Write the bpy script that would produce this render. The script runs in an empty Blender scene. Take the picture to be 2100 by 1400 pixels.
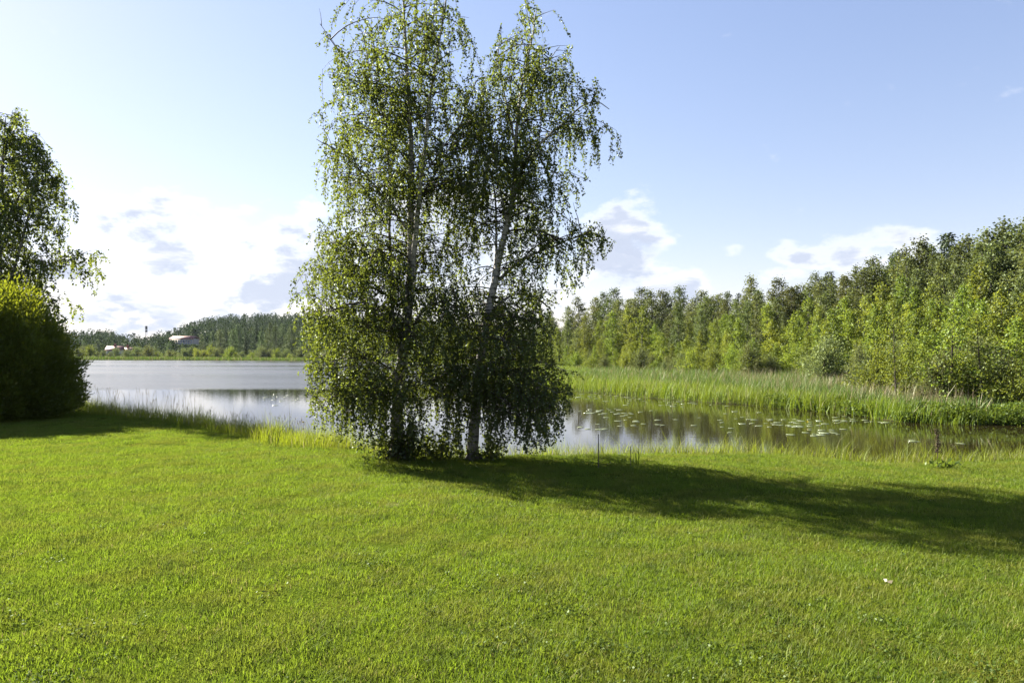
import bpy, math, random
import numpy as np
from mathutils import Vector
R = math.radians
SC = bpy.context.scene
COL = SC.collection

# ------------------------------------------------------------------ camera
EYE, FPX, HOR = 1.75, 1400.0, 727.0          # eye height, focal length and horizon row of the 2100 px picture
cam = bpy.data.cameras.new('camera'); camo = bpy.data.objects.new('camera', cam); COL.objects.link(camo)
cam.sensor_width = 36; cam.lens = 24; cam.shift_y = 27 / 2100; cam.clip_start = .1; cam.clip_end = 6000
camo.location = (0, 0, EYE); camo.rotation_euler = (R(90), 0, 0)
SC.camera = camo

# ------------------------------------------------------------------ sky, sun, exposure
SUN_AZ, SUN_EL = R(-54.5), R(32)
def N(nt, t, **kw):
    n = nt.nodes.new(t)
    for k, v in kw.items():
        if k.startswith('i_'):
            n.inputs[k[2:]].default_value = v
        else:
            setattr(n, k, v)
    return n
def mth(nt, op, a, b=None, c=None, clamp=False):
    n = nt.nodes.new('ShaderNodeMath'); n.operation = op; n.use_clamp = clamp
    for i, v in enumerate((a, b, c)):
        if v is None: continue
        if isinstance(v, (int, float)): n.inputs[i].default_value = v
        else: nt.links.new(v, n.inputs[i])
    return n.outputs[0]
def smooth(nt, v, a, b):
    n = nt.nodes.new('ShaderNodeMapRange'); n.interpolation_type = 'SMOOTHSTEP'
    n.inputs[1].default_value = a; n.inputs[2].default_value = b
    nt.links.new(v, n.inputs[0]); return n.outputs[0]
def mixc(nt, f, a, b, mode='MIX'):
    n = nt.nodes.new('ShaderNodeMix'); n.data_type = 'RGBA'; n.blend_type = mode
    for s, v in ((n.inputs[0], f), (n.inputs[6], a), (n.inputs[7], b)):
        if isinstance(v, (int, float)): s.default_value = v
        elif isinstance(v, tuple): s.default_value = v if len(v) == 4 else v + (1,)
        else: nt.links.new(v, s)
    return n.outputs[2]

world = bpy.data.worlds.new('World'); SC.world = world; world.use_nodes = True
nt = world.node_tree; nt.nodes.clear()
SKY_STRENGTH = .052
SHOULDER = 2.0
sky = N(nt, 'ShaderNodeTexSky', sky_type='NISHITA', sun_disc=False, sun_elevation=SUN_EL, sun_rotation=SUN_AZ,
        altitude=100, air_density=1.25, dust_density=.25, ozone_density=3.0)
tc = N(nt, 'ShaderNodeTexCoord')
sep = N(nt, 'ShaderNodeSeparateXYZ'); nt.links.new(tc.outputs['Generated'], sep.inputs[0])
AZ = mth(nt, 'ARCTAN2', sep.outputs[0], sep.outputs[1])
EL = mth(nt, 'ARCSINE', sep.outputs[2])
def cloud_density(daz, delv):
    az = mth(nt, 'ADD', AZ, daz); el = mth(nt, 'ADD', EL, delv)
    cb = N(nt, 'ShaderNodeCombineXYZ'); nt.links.new(az, cb.inputs[0]); nt.links.new(mth(nt, 'MULTIPLY', el, 1.9), cb.inputs[1])
    n1 = N(nt, 'ShaderNodeTexNoise', i_Scale=9.0, i_Detail=9.0, i_Roughness=.56); nt.links.new(cb.outputs[0], n1.inputs['Vector'])
    n2 = N(nt, 'ShaderNodeTexNoise', i_Scale=2.3, i_Detail=2.0); nt.links.new(cb.outputs[0], n2.inputs['Vector'])
    best = None
    # cumulus banks: picture column, row, half width, half height (pixels of the photograph -> angles)
    for px, py, rx, ry, wt in ((330, 585, 300, 150, 1), (620, 560, 330, 140, 1), (250, 480, 130, 60, 1), (640, 432, 60, 36, .8), (950, 500, 260, 150, 1),
                           (1275, 530, 118, 112, 1.1), (1230, 600, 160, 60, 1), (1340, 585, 170, 42, .8), (1735, 514, 125, 34, 1.6), (1830, 530, 110, 44, 1.3),
                           (1600, 566, 90, 24, .5), (1490, 516, 60, 22, .28), (1990, 600, 300, 60, .6)):
        a = math.atan((px - 1050) / FPX); e = math.atan((HOR - py) / FPX * math.cos(a))
        ra, re = rx / FPX * math.cos(a) ** 2, ry / FPX * math.cos(a)
        u = mth(nt, 'DIVIDE', mth(nt, 'SUBTRACT', az, a), ra); v = mth(nt, 'DIVIDE', mth(nt, 'SUBTRACT', el, e), re)
        q = mth(nt, 'SUBTRACT', float(wt), mth(nt, 'ADD', mth(nt, 'MULTIPLY', u, u), mth(nt, 'MULTIPLY', v, v)))
        best = q if best is None else mth(nt, 'MAXIMUM', best, q)
    best = mth(nt, 'MAXIMUM', best, -1.2)
    # the same low belt of cumulus goes on round the horizon
    belt = mth(nt, 'SUBTRACT', 1.0, mth(nt, 'POWER', mth(nt, 'DIVIDE', mth(nt, 'ABSOLUTE', mth(nt, 'SUBTRACT', el, .085)), .10), 2.0))
    belt = mth(nt, 'ADD', belt, mth(nt, 'MULTIPLY', mth(nt, 'SUBTRACT', n2.outputs[0], .53), 5.0))
    out = smooth(nt, mth(nt, 'ABSOLUTE', az), .62, .80)
    belt = mth(nt, 'MAXIMUM', belt, -1.2)
    bias = mth(nt, 'ADD', mth(nt, 'MULTIPLY', best, mth(nt, 'SUBTRACT', 1.0, out)), mth(nt, 'MULTIPLY', belt, out))
    return mth(nt, 'ADD', mth(nt, 'MULTIPLY', bias, .30), mth(nt, 'MULTIPLY', mth(nt, 'SUBTRACT', n1.outputs[0], .52), 2.2))
d0 = cloud_density(0.0, 0.0)
d1 = cloud_density(-.016, .026)
cmask = smooth(nt, d0, -.08, .34)
cb3 = N(nt, 'ShaderNodeCombineXYZ'); nt.links.new(AZ, cb3.inputs[0]); nt.links.new(mth(nt, 'MULTIPLY', EL, 3.4), cb3.inputs[1]); cb3.inputs[2].default_value = 3.7
n3 = N(nt, 'ShaderNodeTexNoise', i_Scale=6.0, i_Detail=8.0, i_Roughness=.58); nt.links.new(cb3.outputs[0], n3.inputs['Vector'])
grey = mth(nt, 'MULTIPLY', smooth(nt, d0, .06, .34), smooth(nt, n3.outputs[0], .33, .53))       # shaded undersides
lit = mth(nt, 'ADD', .92, mth(nt, 'MULTIPLY', mth(nt, 'SUBTRACT', d0, d1), 1.6), clamp=True)
lit = mth(nt, 'SUBTRACT', lit, mth(nt, 'MULTIPLY', grey, .95), clamp=True)
ccol = mixc(nt, lit, (.118, .131, .162), (.225, .225, .23))
skyc = mixc(nt, 1.0, sky.outputs[0], (SKY_STRENGTH * 1.08, SKY_STRENGTH * .92, SKY_STRENGTH * 1.06), 'MULTIPLY')
den = mixc(nt, 1.0, mixc(nt, 1.0, skyc, (SHOULDER,) * 3, 'MULTIPLY'), (1, 1, 1), 'ADD')      # film-like shoulder on the glare near the sun
skyc = mixc(nt, 1.0, skyc, den, 'DIVIDE')
fin = mixc(nt, mth(nt, 'MULTIPLY', cmask, .95), skyc, ccol)
bg = N(nt, 'ShaderNodeBackground', i_Strength=1.0); nt.links.new(fin, bg.inputs[0])
wo = N(nt, 'ShaderNodeOutputWorld'); nt.links.new(bg.outputs[0], wo.inputs[0])

sl = bpy.data.lights.new('sun', 'SUN'); so = bpy.data.objects.new('sun', sl); COL.objects.link(so)
sl.energy = 5.0; sl.angle = R(.53); sl.color = (1, .93, .80)
sdir = Vector((math.sin(SUN_AZ) * math.cos(SUN_EL), math.cos(SUN_AZ) * math.cos(SUN_EL), math.sin(SUN_EL)))
so.rotation_euler = (-sdir).to_track_quat('-Z', 'Y').to_euler(); so.location = (-40, 30, 40)

SC.view_settings.view_transform = 'Standard'; SC.view_settings.look = 'None'
SC.view_settings.gamma = 1; SC.view_settings.use_curve_mapping = False
SC.view_settings.exposure = 2.48
SC.render.engine = 'CYCLES'
cy = SC.cycles
cy.use_denoising = True; cy.denoiser = 'OPENIMAGEDENOISE'; cy.denoising_input_passes = 'RGB_ALBEDO_NORMAL'
cy.max_bounces = 7; cy.diffuse_bounces = 3; cy.glossy_bounces = 3; cy.transmission_bounces = 5; cy.volume_bounces = 0
cy.caustics_reflective = False; cy.caustics_refractive = False; cy.use_adaptive_sampling = False

# ------------------------------------------------------------------ helpers
rng = np.random.default_rng(11); random.seed(5)
def W(px, py, Y):                       # the point of the place seen at a picture position, at distance Y
    return np.array([(px - 1050) / FPX * Y, Y, EYE + (HOR - py) / FPX * Y])
def mesh(name, v, f):
    v = np.asarray(v, np.float32).reshape(-1, 3); f = np.asarray(f, np.int32); k = f.shape[1]; n = len(f)
    me = bpy.data.meshes.new(name)
    me.vertices.add(len(v)); me.vertices.foreach_set('co', v.ravel())
    me.loops.add(n * k); me.loops.foreach_set('vertex_index', f.ravel())
    me.polygons.add(n); me.polygons.foreach_set('loop_start', np.arange(0, n * k, k, dtype=np.int32))
    me.update(calc_edges=True)
    return me
def put(name, me, mat=None, parent=None, smooth_=False):
    o = bpy.data.objects.new(name, me); COL.objects.link(o)
    if mat and me is not None and not me.materials: me.materials.append(mat)
    if smooth_: me.polygons.foreach_set('use_smooth', np.ones(len(me.polygons), bool))
    if parent: o.parent = parent
    return o
def tag(o, label, cat, group=None, kind=None):
    o['label'] = label
    if cat: o['category'] = cat
    if group: o['group'] = group
    if kind: o['kind'] = kind
    return o
def empty(name, loc=(0, 0, 0), rz=0, s=1):
    o = bpy.data.objects.new(name, None); COL.objects.link(o); o.location = loc; o.rotation_euler.z = rz
    o.scale = (s, s, s) if isinstance(s, (int, float)) else s
    o.empty_display_size = .2; return o
def unit(a): return a / (np.linalg.norm(a, axis=-1, keepdims=True) + 1e-9)

class Tubes:
    def __init__(s, sides=5): s.v, s.f, s.n, s.k = [], [], 0, sides
    def add(s, pts, r0, r1, power=1.0):
        p = np.asarray(pts, float); m = len(p)
        t = unit(np.gradient(p, axis=0)); ref = np.array([.31, .94, .12]) if abs(t[0][1]) < .8 else np.array([.9, .1, .3])
        a = unit(np.cross(t, ref)); b = np.cross(t, a)
        rr = r0 + (r1 - r0) * np.linspace(0, 1, m) ** power
        ang = np.arange(s.k) * 2 * math.pi / s.k
        ring = p[:, None] + rr[:, None, None] * (np.cos(ang)[None, :, None] * a[:, None] + np.sin(ang)[None, :, None] * b[:, None])
        i = np.arange(m - 1)[:, None] * s.k + np.arange(s.k)[None]; j = np.arange(m - 1)[:, None] * s.k + (np.arange(s.k) + 1)[None] % s.k
        s.f.append(np.stack([i, j, j + s.k, i + s.k], -1).reshape(-1, 4) + s.n); s.v.append(ring.reshape(-1, 3)); s.n += m * s.k
    def mesh(s, name): return mesh(name, np.concatenate(s.v), np.concatenate(s.f))
def leaves(pos, axis, size, aspect=.7, jit=.6):
    """kite-shaped leaf faces, folded a little along the midrib"""
    pos = np.asarray(pos, float); n = len(pos); axis = unit(np.asarray(axis, float) + rng.normal(0, jit, (n, 3)) * .5)
    side = unit(np.cross(axis, rng.normal(0, 1, (n, 3)))); nor = np.cross(axis, side)
    L = np.asarray(size, float).reshape(-1, 1) * np.ones((n, 1)); w = L * aspect * .5
    a = pos; b = pos + axis * L * .42 + side * w + nor * w * .3; c = pos + axis * L; d = pos + axis * L * .42 - side * w + nor * w * .3
    return np.stack([a, b, c, d], 1).reshape(-1, 3), np.arange(4 * n).reshape(-1, 4)
def blades(pos, h, w, lean, bend=.35, az=None):
    """grass blades: base pair, middle pair, tip"""
    n = len(pos); pos = np.asarray(pos, float)
    az = rng.uniform(0, 2 * math.pi, n) if az is None else az
    d = np.stack([np.cos(az), np.sin(az), 0 * az], 1); s = np.stack([-d[:, 1], d[:, 0], 0 * az], 1)
    tw = rng.uniform(-.9, .9, n)[:, None]; s = unit(s + d * tw)
    h = np.asarray(h).reshape(-1, 1); w = np.asarray(w).reshape(-1, 1); lean = np.asarray(lean).reshape(-1, 1)
    up = np.array([[0, 0, 1.]])
    m = pos + up * h * .55 + d * lean * h * .35; t = pos + up * h * (1 - bend * lean * .5) + d * lean * h
    v = np.stack([pos - s * w, pos + s * w, m + s * w * .75, m - s * w * .75, t], 1)
    b = np.arange(n)[:, None] * 5
    f = np.concatenate([b + [[0, 1, 2]], b + [[0, 2, 3]], b + [[3, 2, 4]]], 0)
    return v.reshape(-1, 3), f
def vnoise(x, y, s, seed=0):            # smooth value noise for placing things
    x = np.asarray(x) / s + 57.3 * seed; y = np.asarray(y) / s + 13.7 * seed
    xi, yi = np.floor(x), np.floor(y); fx, fy = x - xi, y - yi; fx = fx * fx * (3 - 2 * fx); fy = fy * fy * (3 - 2 * fy)
    def hsh(a, b):
        q = np.sin(a * 127.1 + b * 311.7 + seed * 7.7) * 43758.5453; return q - np.floor(q)
    return (hsh(xi, yi) * (1 - fx) + hsh(xi + 1, yi) * fx) * (1 - fy) + (hsh(xi, yi + 1) * (1 - fx) + hsh(xi + 1, yi + 1) * fx) * fy

# ------------------------------------------------------------------ materials
ALB = .67                               # overall reflectance of leaves, bark and paint
def newmat(name):
    m = bpy.data.materials.new(name); m.use_nodes = True; m.node_tree.nodes.clear(); return m, m.node_tree
def foliage(name, dark, light, trans, tmix=.45, gloss=.07, rough=.38, patch=None, patch_scale=1.0, objvar=.0, dry=None, shade=None):
    """leaf or blade: diffuse + translucent + a thin sheen; colour differs from leaf to leaf and from plant to plant"""
    m, t = newmat(name)
    dark, light, trans = [tuple(c * ALB for c in q) for q in (dark, light, trans)]
    patch = patch and tuple(c * ALB for c in patch); shade = shade and tuple(c * ALB for c in shade); dry = dry and (tuple(c * ALB for c in dry[0]), dry[1])
    g = N(t, 'ShaderNodeNewGeometry')
    col = mixc(t, g.outputs['Random Per Island'], dark, light)
    trc = mixc(t, g.outputs['Random Per Island'], tuple(c * .75 for c in trans), trans)
    if patch:
        nz = N(t, 'ShaderNodeTexNoise', i_Scale=patch_scale, i_Detail=4.0, i_Roughness=.62); t.links.new(g.outputs['Position'], nz.inputs['Vector'])
        pf = smooth(t, nz.outputs[0], .40, .64)
        col = mixc(t, pf, col, mixc(t, .7, col, patch)); trc = mixc(t, pf, trc, mixc(t, .55, trc, patch))
    if shade:                            # coarser, darker green tufts among the paler grass
        nz2 = N(t, 'ShaderNodeTexNoise', i_Scale=3.1, i_Detail=5.0, i_Roughness=.6); t.links.new(g.outputs['Position'], nz2.inputs['Vector'])
        sf = mth(t, 'MULTIPLY', smooth(t, nz2.outputs[0], .48, .66), .65)
        col = mixc(t, sf, col, shade); trc = mixc(t, sf, trc, tuple(c * 2.6 for c in shade))
    if dry:
        dm = mth(t, 'GREATER_THAN', mth(t, 'FRACT', mth(t, 'MULTIPLY', g.outputs['Random Per Island'], 37.0)), 1 - dry[1])
        col = mixc(t, dm, col, dry[0]); trc = mixc(t, dm, trc, dry[0])
    if objvar:
        oi = N(t, 'ShaderNodeObjectInfo'); hs = N(t, 'ShaderNodeHueSaturation'); hs2 = N(t, 'ShaderNodeHueSaturation')
        for h, c in ((hs, col), (hs2, trc)):
            t.links.new(c, h.inputs['Color'])
            t.links.new(mth(t, 'ADD', .5 - .016 * objvar, mth(t, 'MULTIPLY', oi.outputs['Random'], .042 * objvar)), h.inputs['Hue'])
            r2 = mth(t, 'FRACT', mth(t, 'MULTIPLY', oi.outputs['Random'], 17.3))
            t.links.new(mth(t, 'ADD', 1 - .36 * objvar, mth(t, 'MULTIPLY', r2, .72 * objvar)), h.inputs['Value'])
            h.inputs['Saturation'].default_value = .96
        col, trc = hs.outputs[0], hs2.outputs[0]
    d = N(t, 'ShaderNodeBsdfDiffuse'); t.links.new(col, d.inputs[0])
    tr = N(t, 'ShaderNodeBsdfTranslucent'); t.links.new(trc, tr.inputs[0])
    gl = N(t, 'ShaderNodeBsdfGlossy', i_Roughness=rough); gl.inputs[0].default_value = (.85, .95, .75, 1)
    m1 = N(t, 'ShaderNodeMixShader', i_Fac=tmix); t.links.new(d.outputs[0], m1.inputs[1]); t.links.new(tr.outputs[0], m1.inputs[2])
    m2 = N(t, 'ShaderNodeMixShader', i_Fac=gloss); t.links.new(m1.outputs[0], m2.inputs[1]); t.links.new(gl.outputs[0], m2.inputs[2])
    o = N(t, 'ShaderNodeOutputMaterial'); t.links.new(m2.outputs[0], o.inputs[0])
    return m
def plain(name, a, b, scale=8.0, rough=.8, stretch=(1, 1, 1), bump=.3, lo=.35, hi=.65, spec=.3):
    m, t = newmat(name); a, b = tuple(v * ALB for v in a), tuple(v * ALB for v in b)
    c = N(t, 'ShaderNodeTexCoord'); mp = N(t, 'ShaderNodeMapping'); mp.inputs['Scale'].default_value = stretch
    t.links.new(c.outputs['Object'], mp.inputs[0])
    nz = N(t, 'ShaderNodeTexNoise', i_Scale=scale, i_Detail=6.0, i_Roughness=.6); t.links.new(mp.outputs[0], nz.inputs['Vector'])
    col = mixc(t, smooth(t, nz.outputs[0], lo, hi), a, b)
    p = N(t, 'ShaderNodeBsdfPrincipled', i_Roughness=rough); p.inputs['Specular IOR Level'].default_value = spec
    t.links.new(col, p.inputs['Base Color'])
    bp = N(t, 'ShaderNodeBump', i_Strength=bump, i_Distance=.02); t.links.new(nz.outputs[0], bp.inputs['Height']); t.links.new(bp.outputs[0], p.inputs['Normal'])
    o = N(t, 'ShaderNodeOutputMaterial'); t.links.new(p.outputs[0], o.inputs[0])
    return m
M = {}
M['birch_leaf'] = foliage('birch_leaf', (.030, .050, .010), (.060, .088, .018), (.245, .300, .030), .48, .03, .45)
M['left_leaf'] = foliage('left_birch_leaf', (.035, .062, .012), (.065, .105, .018), (.28, .34, .035), .48, .03, .45)
M['bush_leaf'] = foliage('bush_leaf', (.040, .070, .010), (.085, .125, .014), (.34, .385, .02), .45, .03, .5)
M['tall_leaf'] = foliage('forest_leaf', (.066, .086, .024), (.112, .138, .038), (.215, .245, .045), .38, .02, .55, objvar=1)
M['young_leaf'] = foliage('young_leaf', (.095, .140, .012), (.170, .220, .020), (.36, .43, .026), .40, .02, .55, objvar=.8)
M['willow_leaf'] = foliage('willow_leaf', (.11, .14, .05), (.19, .22, .08), (.26, .30, .07), .33, .012, .5, objvar=.8)
M['conifer_leaf'] = foliage('conifer_needle', (.020, .036, .014), (.038, .058, .020), (.05, .08, .02), .2, .03, .5, objvar=.8)
M['far_leaf'] = foliage('far_leaf', (.040, .066, .020), (.075, .105, .030), (.13, .18, .04), .33, .04, .5, objvar=1)
M['hill_leaf'] = foliage('hill_leaf', (.022, .040, .018), (.048, .070, .026), (.06, .09, .03), .25, .008, .5)
M['lawn'] = foliage('lawn_blade', (.070, .128, .012), (.165, .226, .026), (.300, .430, .028), .45, .010, .55, patch=(.235, .245, .036), patch_scale=1.5, dry=((.38, .33, .12), .032), shade=(.056, .086, .010))
M['bank'] = foliage('bank_blade', (.085, .135, .014), (.16, .205, .022), (.36, .44, .02), .5, .02, .55, patch=(.19, .20, .03), patch_scale=1.4, dry=((.40, .34, .19), .05))
M['sedge'] = foliage('sedge_blade', (.08, .15, .012), (.135, .21, .02), (.28, .38, .025), .42, .02, .55, patch=(.18, .21, .02), patch_scale=.25, dry=((.36, .30, .16), .04))
M['cattail'] = foliage('cattail_blade', (.055, .108, .020), (.110, .172, .034), (.16, .25, .030), .36, .02, .5, dry=((.34, .28, .15), .15))
M['reed'] = foliage('dry_reed', (.30, .25, .15), (.42, .36, .23), (.35, .28, .15), .3, .04, .5)
M['weed'] = foliage('weed_leaf', (.05, .09, .014), (.10, .15, .02), (.22, .30, .03), .4, .015, .5)
M['dead'] = plain('dead_stem', (.045, .030, .020), (.11, .075, .05), 30, .9)
M['stake'] = plain('stake_wood', (.05, .045, .04), (.13, .115, .10), 12, .85, (1, 1, .2))
M['twig'] = plain('twig_bark', (.035, .024, .018), (.075, .055, .042), 20, .7)
M['grey_bark'] = plain('grey_bark', (.06, .056, .048), (.22, .205, .175), 6, .85, (1, 1, 2))
M['dark_bark'] = plain('dark_bark', (.035, .028, .022), (.09, .07, .055), 6, .9, (1, 1, .4))

def bark():
    m, t = newmat('birch_bark')
    c = N(t, 'ShaderNodeTexCoord'); mp = N(t, 'ShaderNodeMapping'); mp.inputs['Scale'].default_value = (4, 4, 34); t.links.new(c.outputs['Object'], mp.inputs[0])
    n1 = N(t, 'ShaderNodeTexNoise', i_Scale=1.0, i_Detail=5.0); t.links.new(mp.outputs[0], n1.inputs['Vector'])
    n2 = N(t, 'ShaderNodeTexNoise', i_Scale=3.0, i_Detail=4.0); t.links.new(c.outputs['Object'], n2.inputs['Vector'])
    sp = N(t, 'ShaderNodeSeparateXYZ'); t.links.new(c.outputs['Object'], sp.inputs[0])
    low = smooth(t, mth(t, 'ADD', mth(t, 'MULTIPLY', sp.outputs[2], -.8), mth(t, 'MULTIPLY', n2.outputs[0], 1.6)), .1, .75)
    col = mixc(t, smooth(t, n1.outputs[0], .52, .62), mixc(t, n2.outputs[0], (.17, .155, .13), (.36, .34, .30)), (.05, .042, .036))
    col = mixc(t, mth(t, 'MULTIPLY', low, .85), col, (.05, .043, .036))
    p = N(t, 'ShaderNodeBsdfPrincipled', i_Roughness=.7); t.links.new(col, p.inputs['Base Color'])
    b = N(t, 'ShaderNodeBump', i_Strength=.5, i_Distance=.01); t.links.new(n1.outputs[0], b.inputs['Height']); t.links.new(b.outputs[0], p.inputs['Normal'])
    o = N(t, 'ShaderNodeOutputMaterial'); t.links.new(p.outputs[0], o.inputs[0]); return m
M['bark'] = bark()

# ------------------------------------------------------------------ ground
ZW = -.35
LAKE = np.array([(-45, 41), (-26, 33), (-16.7, 26), (-12.6, 22.1), (-8.9, 19.2), (-5.8, 16.5), (-2.6, 13.6), (-.5, 12.9), (2.4, 13.2),
    (4.3, 13.4), (5.5, 13.0), (6.3, 12.3), (7.0, 12.2), (8.6, 12.4), (11.1, 13.3), (18, 12), (40, 10), (60, 9), (60, 15), (40, 17), (22, 19), (15.2, 20.3), (13.6, 20.6), (12.2, 21.3),
    (11.6, 24.4), (10.7, 27.2), (9.4, 29.1), (7.7, 30.9), (6.2, 34.2), (3.6, 38.7), (-1.5, 46), (-2.2, 52), (1.9, 85), (-2, 120),
    (-8, 160), (-37, 208), (-73, 226), (-118, 254), (-168, 266), (-235, 260), (-300, 215), (-250, 140), (-130, 85)], float)
def sdist(x, y):
    p = np.stack([np.ravel(x), np.ravel(y)], 1); best = np.full(len(p), 1e9); inside = np.zeros(len(p), bool)
    for i in range(len(LAKE)):
        a, b = LAKE[i], LAKE[(i + 1) % len(LAKE)]; e = b - a
        t = np.clip(((p - a) @ e) / (e @ e), 0, 1); best = np.minimum(best, np.hypot(*(p - a - t[:, None] * e).T))
        c = (a[1] > p[:, 1]) != (b[1] > p[:, 1])
        with np.errstate(all='ignore'):
            inside ^= c & (p[:, 0] < (b[0] - a[0]) * (p[:, 1] - a[1]) / (b[1] - a[1] + 1e-12) + a[0])
    wob = (vnoise(p[:, 0], p[:, 1], 1.1, 3) - .5) * .35 + (vnoise(p[:, 0], p[:, 1], .45, 4) - .5) * .14
    return (np.where(inside, -best, best) + wob).reshape(np.shape(x))
MIDX, MIDY = [-200, -40, -16, -9, -2.6, 4, 10, 15, 30, 60], [160, 60, 34, 26, 20, 19, 17.6, 17.2, 15, 12]
def near_side(x, y): return np.asarray(y) < np.interp(x, MIDX, MIDY)
def sst(t): t = np.clip(t, 0, 1); return t * t * (3 - 2 * t)
HPX = [-1500, -400, 0, 170, 215, 270, 300, 340, 380, 430, 520, 640, 800, 1000, 1300, 1700, 3000]
HZ = [4, 6, 8, 10, 12, 4, 5, 9, 18, 25, 28, 28, 25, 16, 7, 3, 2]
def height(x, y):
    x = np.asarray(x, float); y = np.asarray(y, float)
    s = sdist(x, y); nr = near_side(x, y)
    lawn = ZW + .10 * sst(s / .25) + .25 * sst(s / 1.5) + .05 * (vnoise(x, y, 2.6, 1) - .5) + .025 * (vnoise(x, y, .9, 2) - .5)
    marsh = ZW + .10 * sst(s / .4) + .25 * sst(s / 22) + .05 * (vnoise(x, y, 2.1, 6) - .5) * sst(s / 1.)
    px = 1050 + FPX * x / np.maximum(y, 60)
    hill = np.interp(px, HPX, HZ) * sst((y - 268) / 420) * (1 - .6 * sst((y - 800) / 900)) + sst((y - 225) / 90) * .8
    land = np.where(nr, lawn, marsh) + hill
    return np.where(s > 0, np.maximum(land, ZW + .012 + .05 * np.clip(s, 0, 1)), ZW - .04 - np.minimum(1.4, .45 * -s))
def grow(lo, hi, a, b, step, k=1.09):
    c = list(np.arange(a, b + 1e-6, step)); s = step; v = c[-1]
    while v < hi: s = min(s * k, 60); v += s; c.append(v)
    s = step; v = c[0]; pre = []
    while v > lo: s = min(s * k, 60); v -= s; pre.append(v)
    return np.array(pre[::-1] + c)
gx = grow(-2200, 2200, -17, 17, .16); gy = grow(-80, 2600, 1.5, 29, .16)
GX, GY = np.meshgrid(gx, gy); GZ = height(GX, GY)
nx, ny = len(gx), len(gy); idx = (np.arange(ny - 1)[:, None] * nx + np.arange(nx - 1)[None])
gm = mesh('ground', np.stack([GX, GY, GZ], -1), np.stack([idx, idx + 1, idx + nx + 1, idx + nx], -1).reshape(-1, 4))
# worn spots in the lawn (world x, y, radius)
SPOTS = []
for px, py, r in ((680, 1017, .16), (935, 1023, .17), (830, 1034, .13), (720, 1034, .11), (500, 1183, .07), (283, 1152, .05), (515, 975, .14), (800, 997, .12),
                  (640, 935, .2), (1560, 1100, .12), (1130, 985, .25), (1640, 990, .15), (1350, 1300, .05), (900, 1085, .06)):
    Y = EYE * FPX / (py - HOR); SPOTS.append(((px - 1050) / FPX * Y, Y, r))
sd = sdist(GX, GY); nr = near_side(GX, GY)
dens = np.where((np.abs(GX) < .82 * GY + 1.2) & (GY > 2.2) & (sd > .12) & nr & (GY < 30), 1.0, 0.0)
dens *= np.where(GY < 6, 32, np.where(GY < 13, 26, 17))
worn = np.zeros_like(dens)
for x, y, r in SPOTS:
    rr = np.hypot(GX - x, (GY - y)) + (vnoise(GX, GY, .12, 8) - .5) * r * 1.2
    worn = np.maximum(worn, 1 - sst((rr - r * .3) / (r * .6)))
dens *= 1 - worn * .8
for nm, arr in (('grass_density', dens), ('worn', worn), ('land', np.where(nr & (GY < 40), 0.0, 1.0)), ('shore', sd)):
    at = gm.attributes.new(nm, 'FLOAT', 'POINT'); at.data.foreach_set('value', arr.astype(np.float32).ravel())
def ground_mat():
    m, t = newmat('ground'); g = N(t, 'ShaderNodeNewGeometry')
    n1 = N(t, 'ShaderNodeTexNoise', i_Scale=1.2, i_Detail=6.0, i_Roughness=.65); t.links.new(g.outputs['Position'], n1.inputs['Vector'])
    n2 = N(t, 'ShaderNodeTexNoise', i_Scale=45.0, i_Detail=4.0); t.links.new(g.outputs['Position'], n2.inputs['Vector'])
    def attr(n): a = N(t, 'ShaderNodeAttribute', attribute_name=n); return a.outputs['Fac']
    lawn = mixc(t, smooth(t, n2.outputs[0], .35, .65), (.038, .062, .007), (.085, .115, .012))
    lawn = mixc(t, smooth(t, n1.outputs[0], .45, .7), lawn, (.11, .115, .018))
    marsh = mixc(t, n1.outputs[0], (.05, .065, .02), (.085, .10, .03))
    col = mixc(t, attr('land'), lawn, marsh)
    soil = mixc(t, n2.outputs[0], (.12, .095, .06), (.30, .25, .17))
    col = mixc(t, attr('worn'), col, soil)
    mud = mth(t, 'SUBTRACT', 1.0, smooth(t, attr('shore'), -.1, .22))
    col = mixc(t, mud, col, (.045, .034, .022)); col = mixc(t, 1.0, col, (ALB,) * 3, 'MULTIPLY')
    p = N(t, 'ShaderNodeBsdfDiffuse'); t.links.new(col, p.inputs['Color'])
    b = N(t, 'ShaderNodeBump', i_Strength=.6, i_Distance=.03); t.links.new(n2.outputs[0], b.inputs['Height']); t.links.new(b.outputs[0], p.inputs['Normal'])
    o = N(t, 'ShaderNodeOutputMaterial'); t.links.new(p.outputs[0], o.inputs[0]); return m
ground = put('ground', gm, ground_mat(), smooth_=True); tag(ground, 'grassy lake shore, lawn and far rising land', None, kind='structure')

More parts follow.
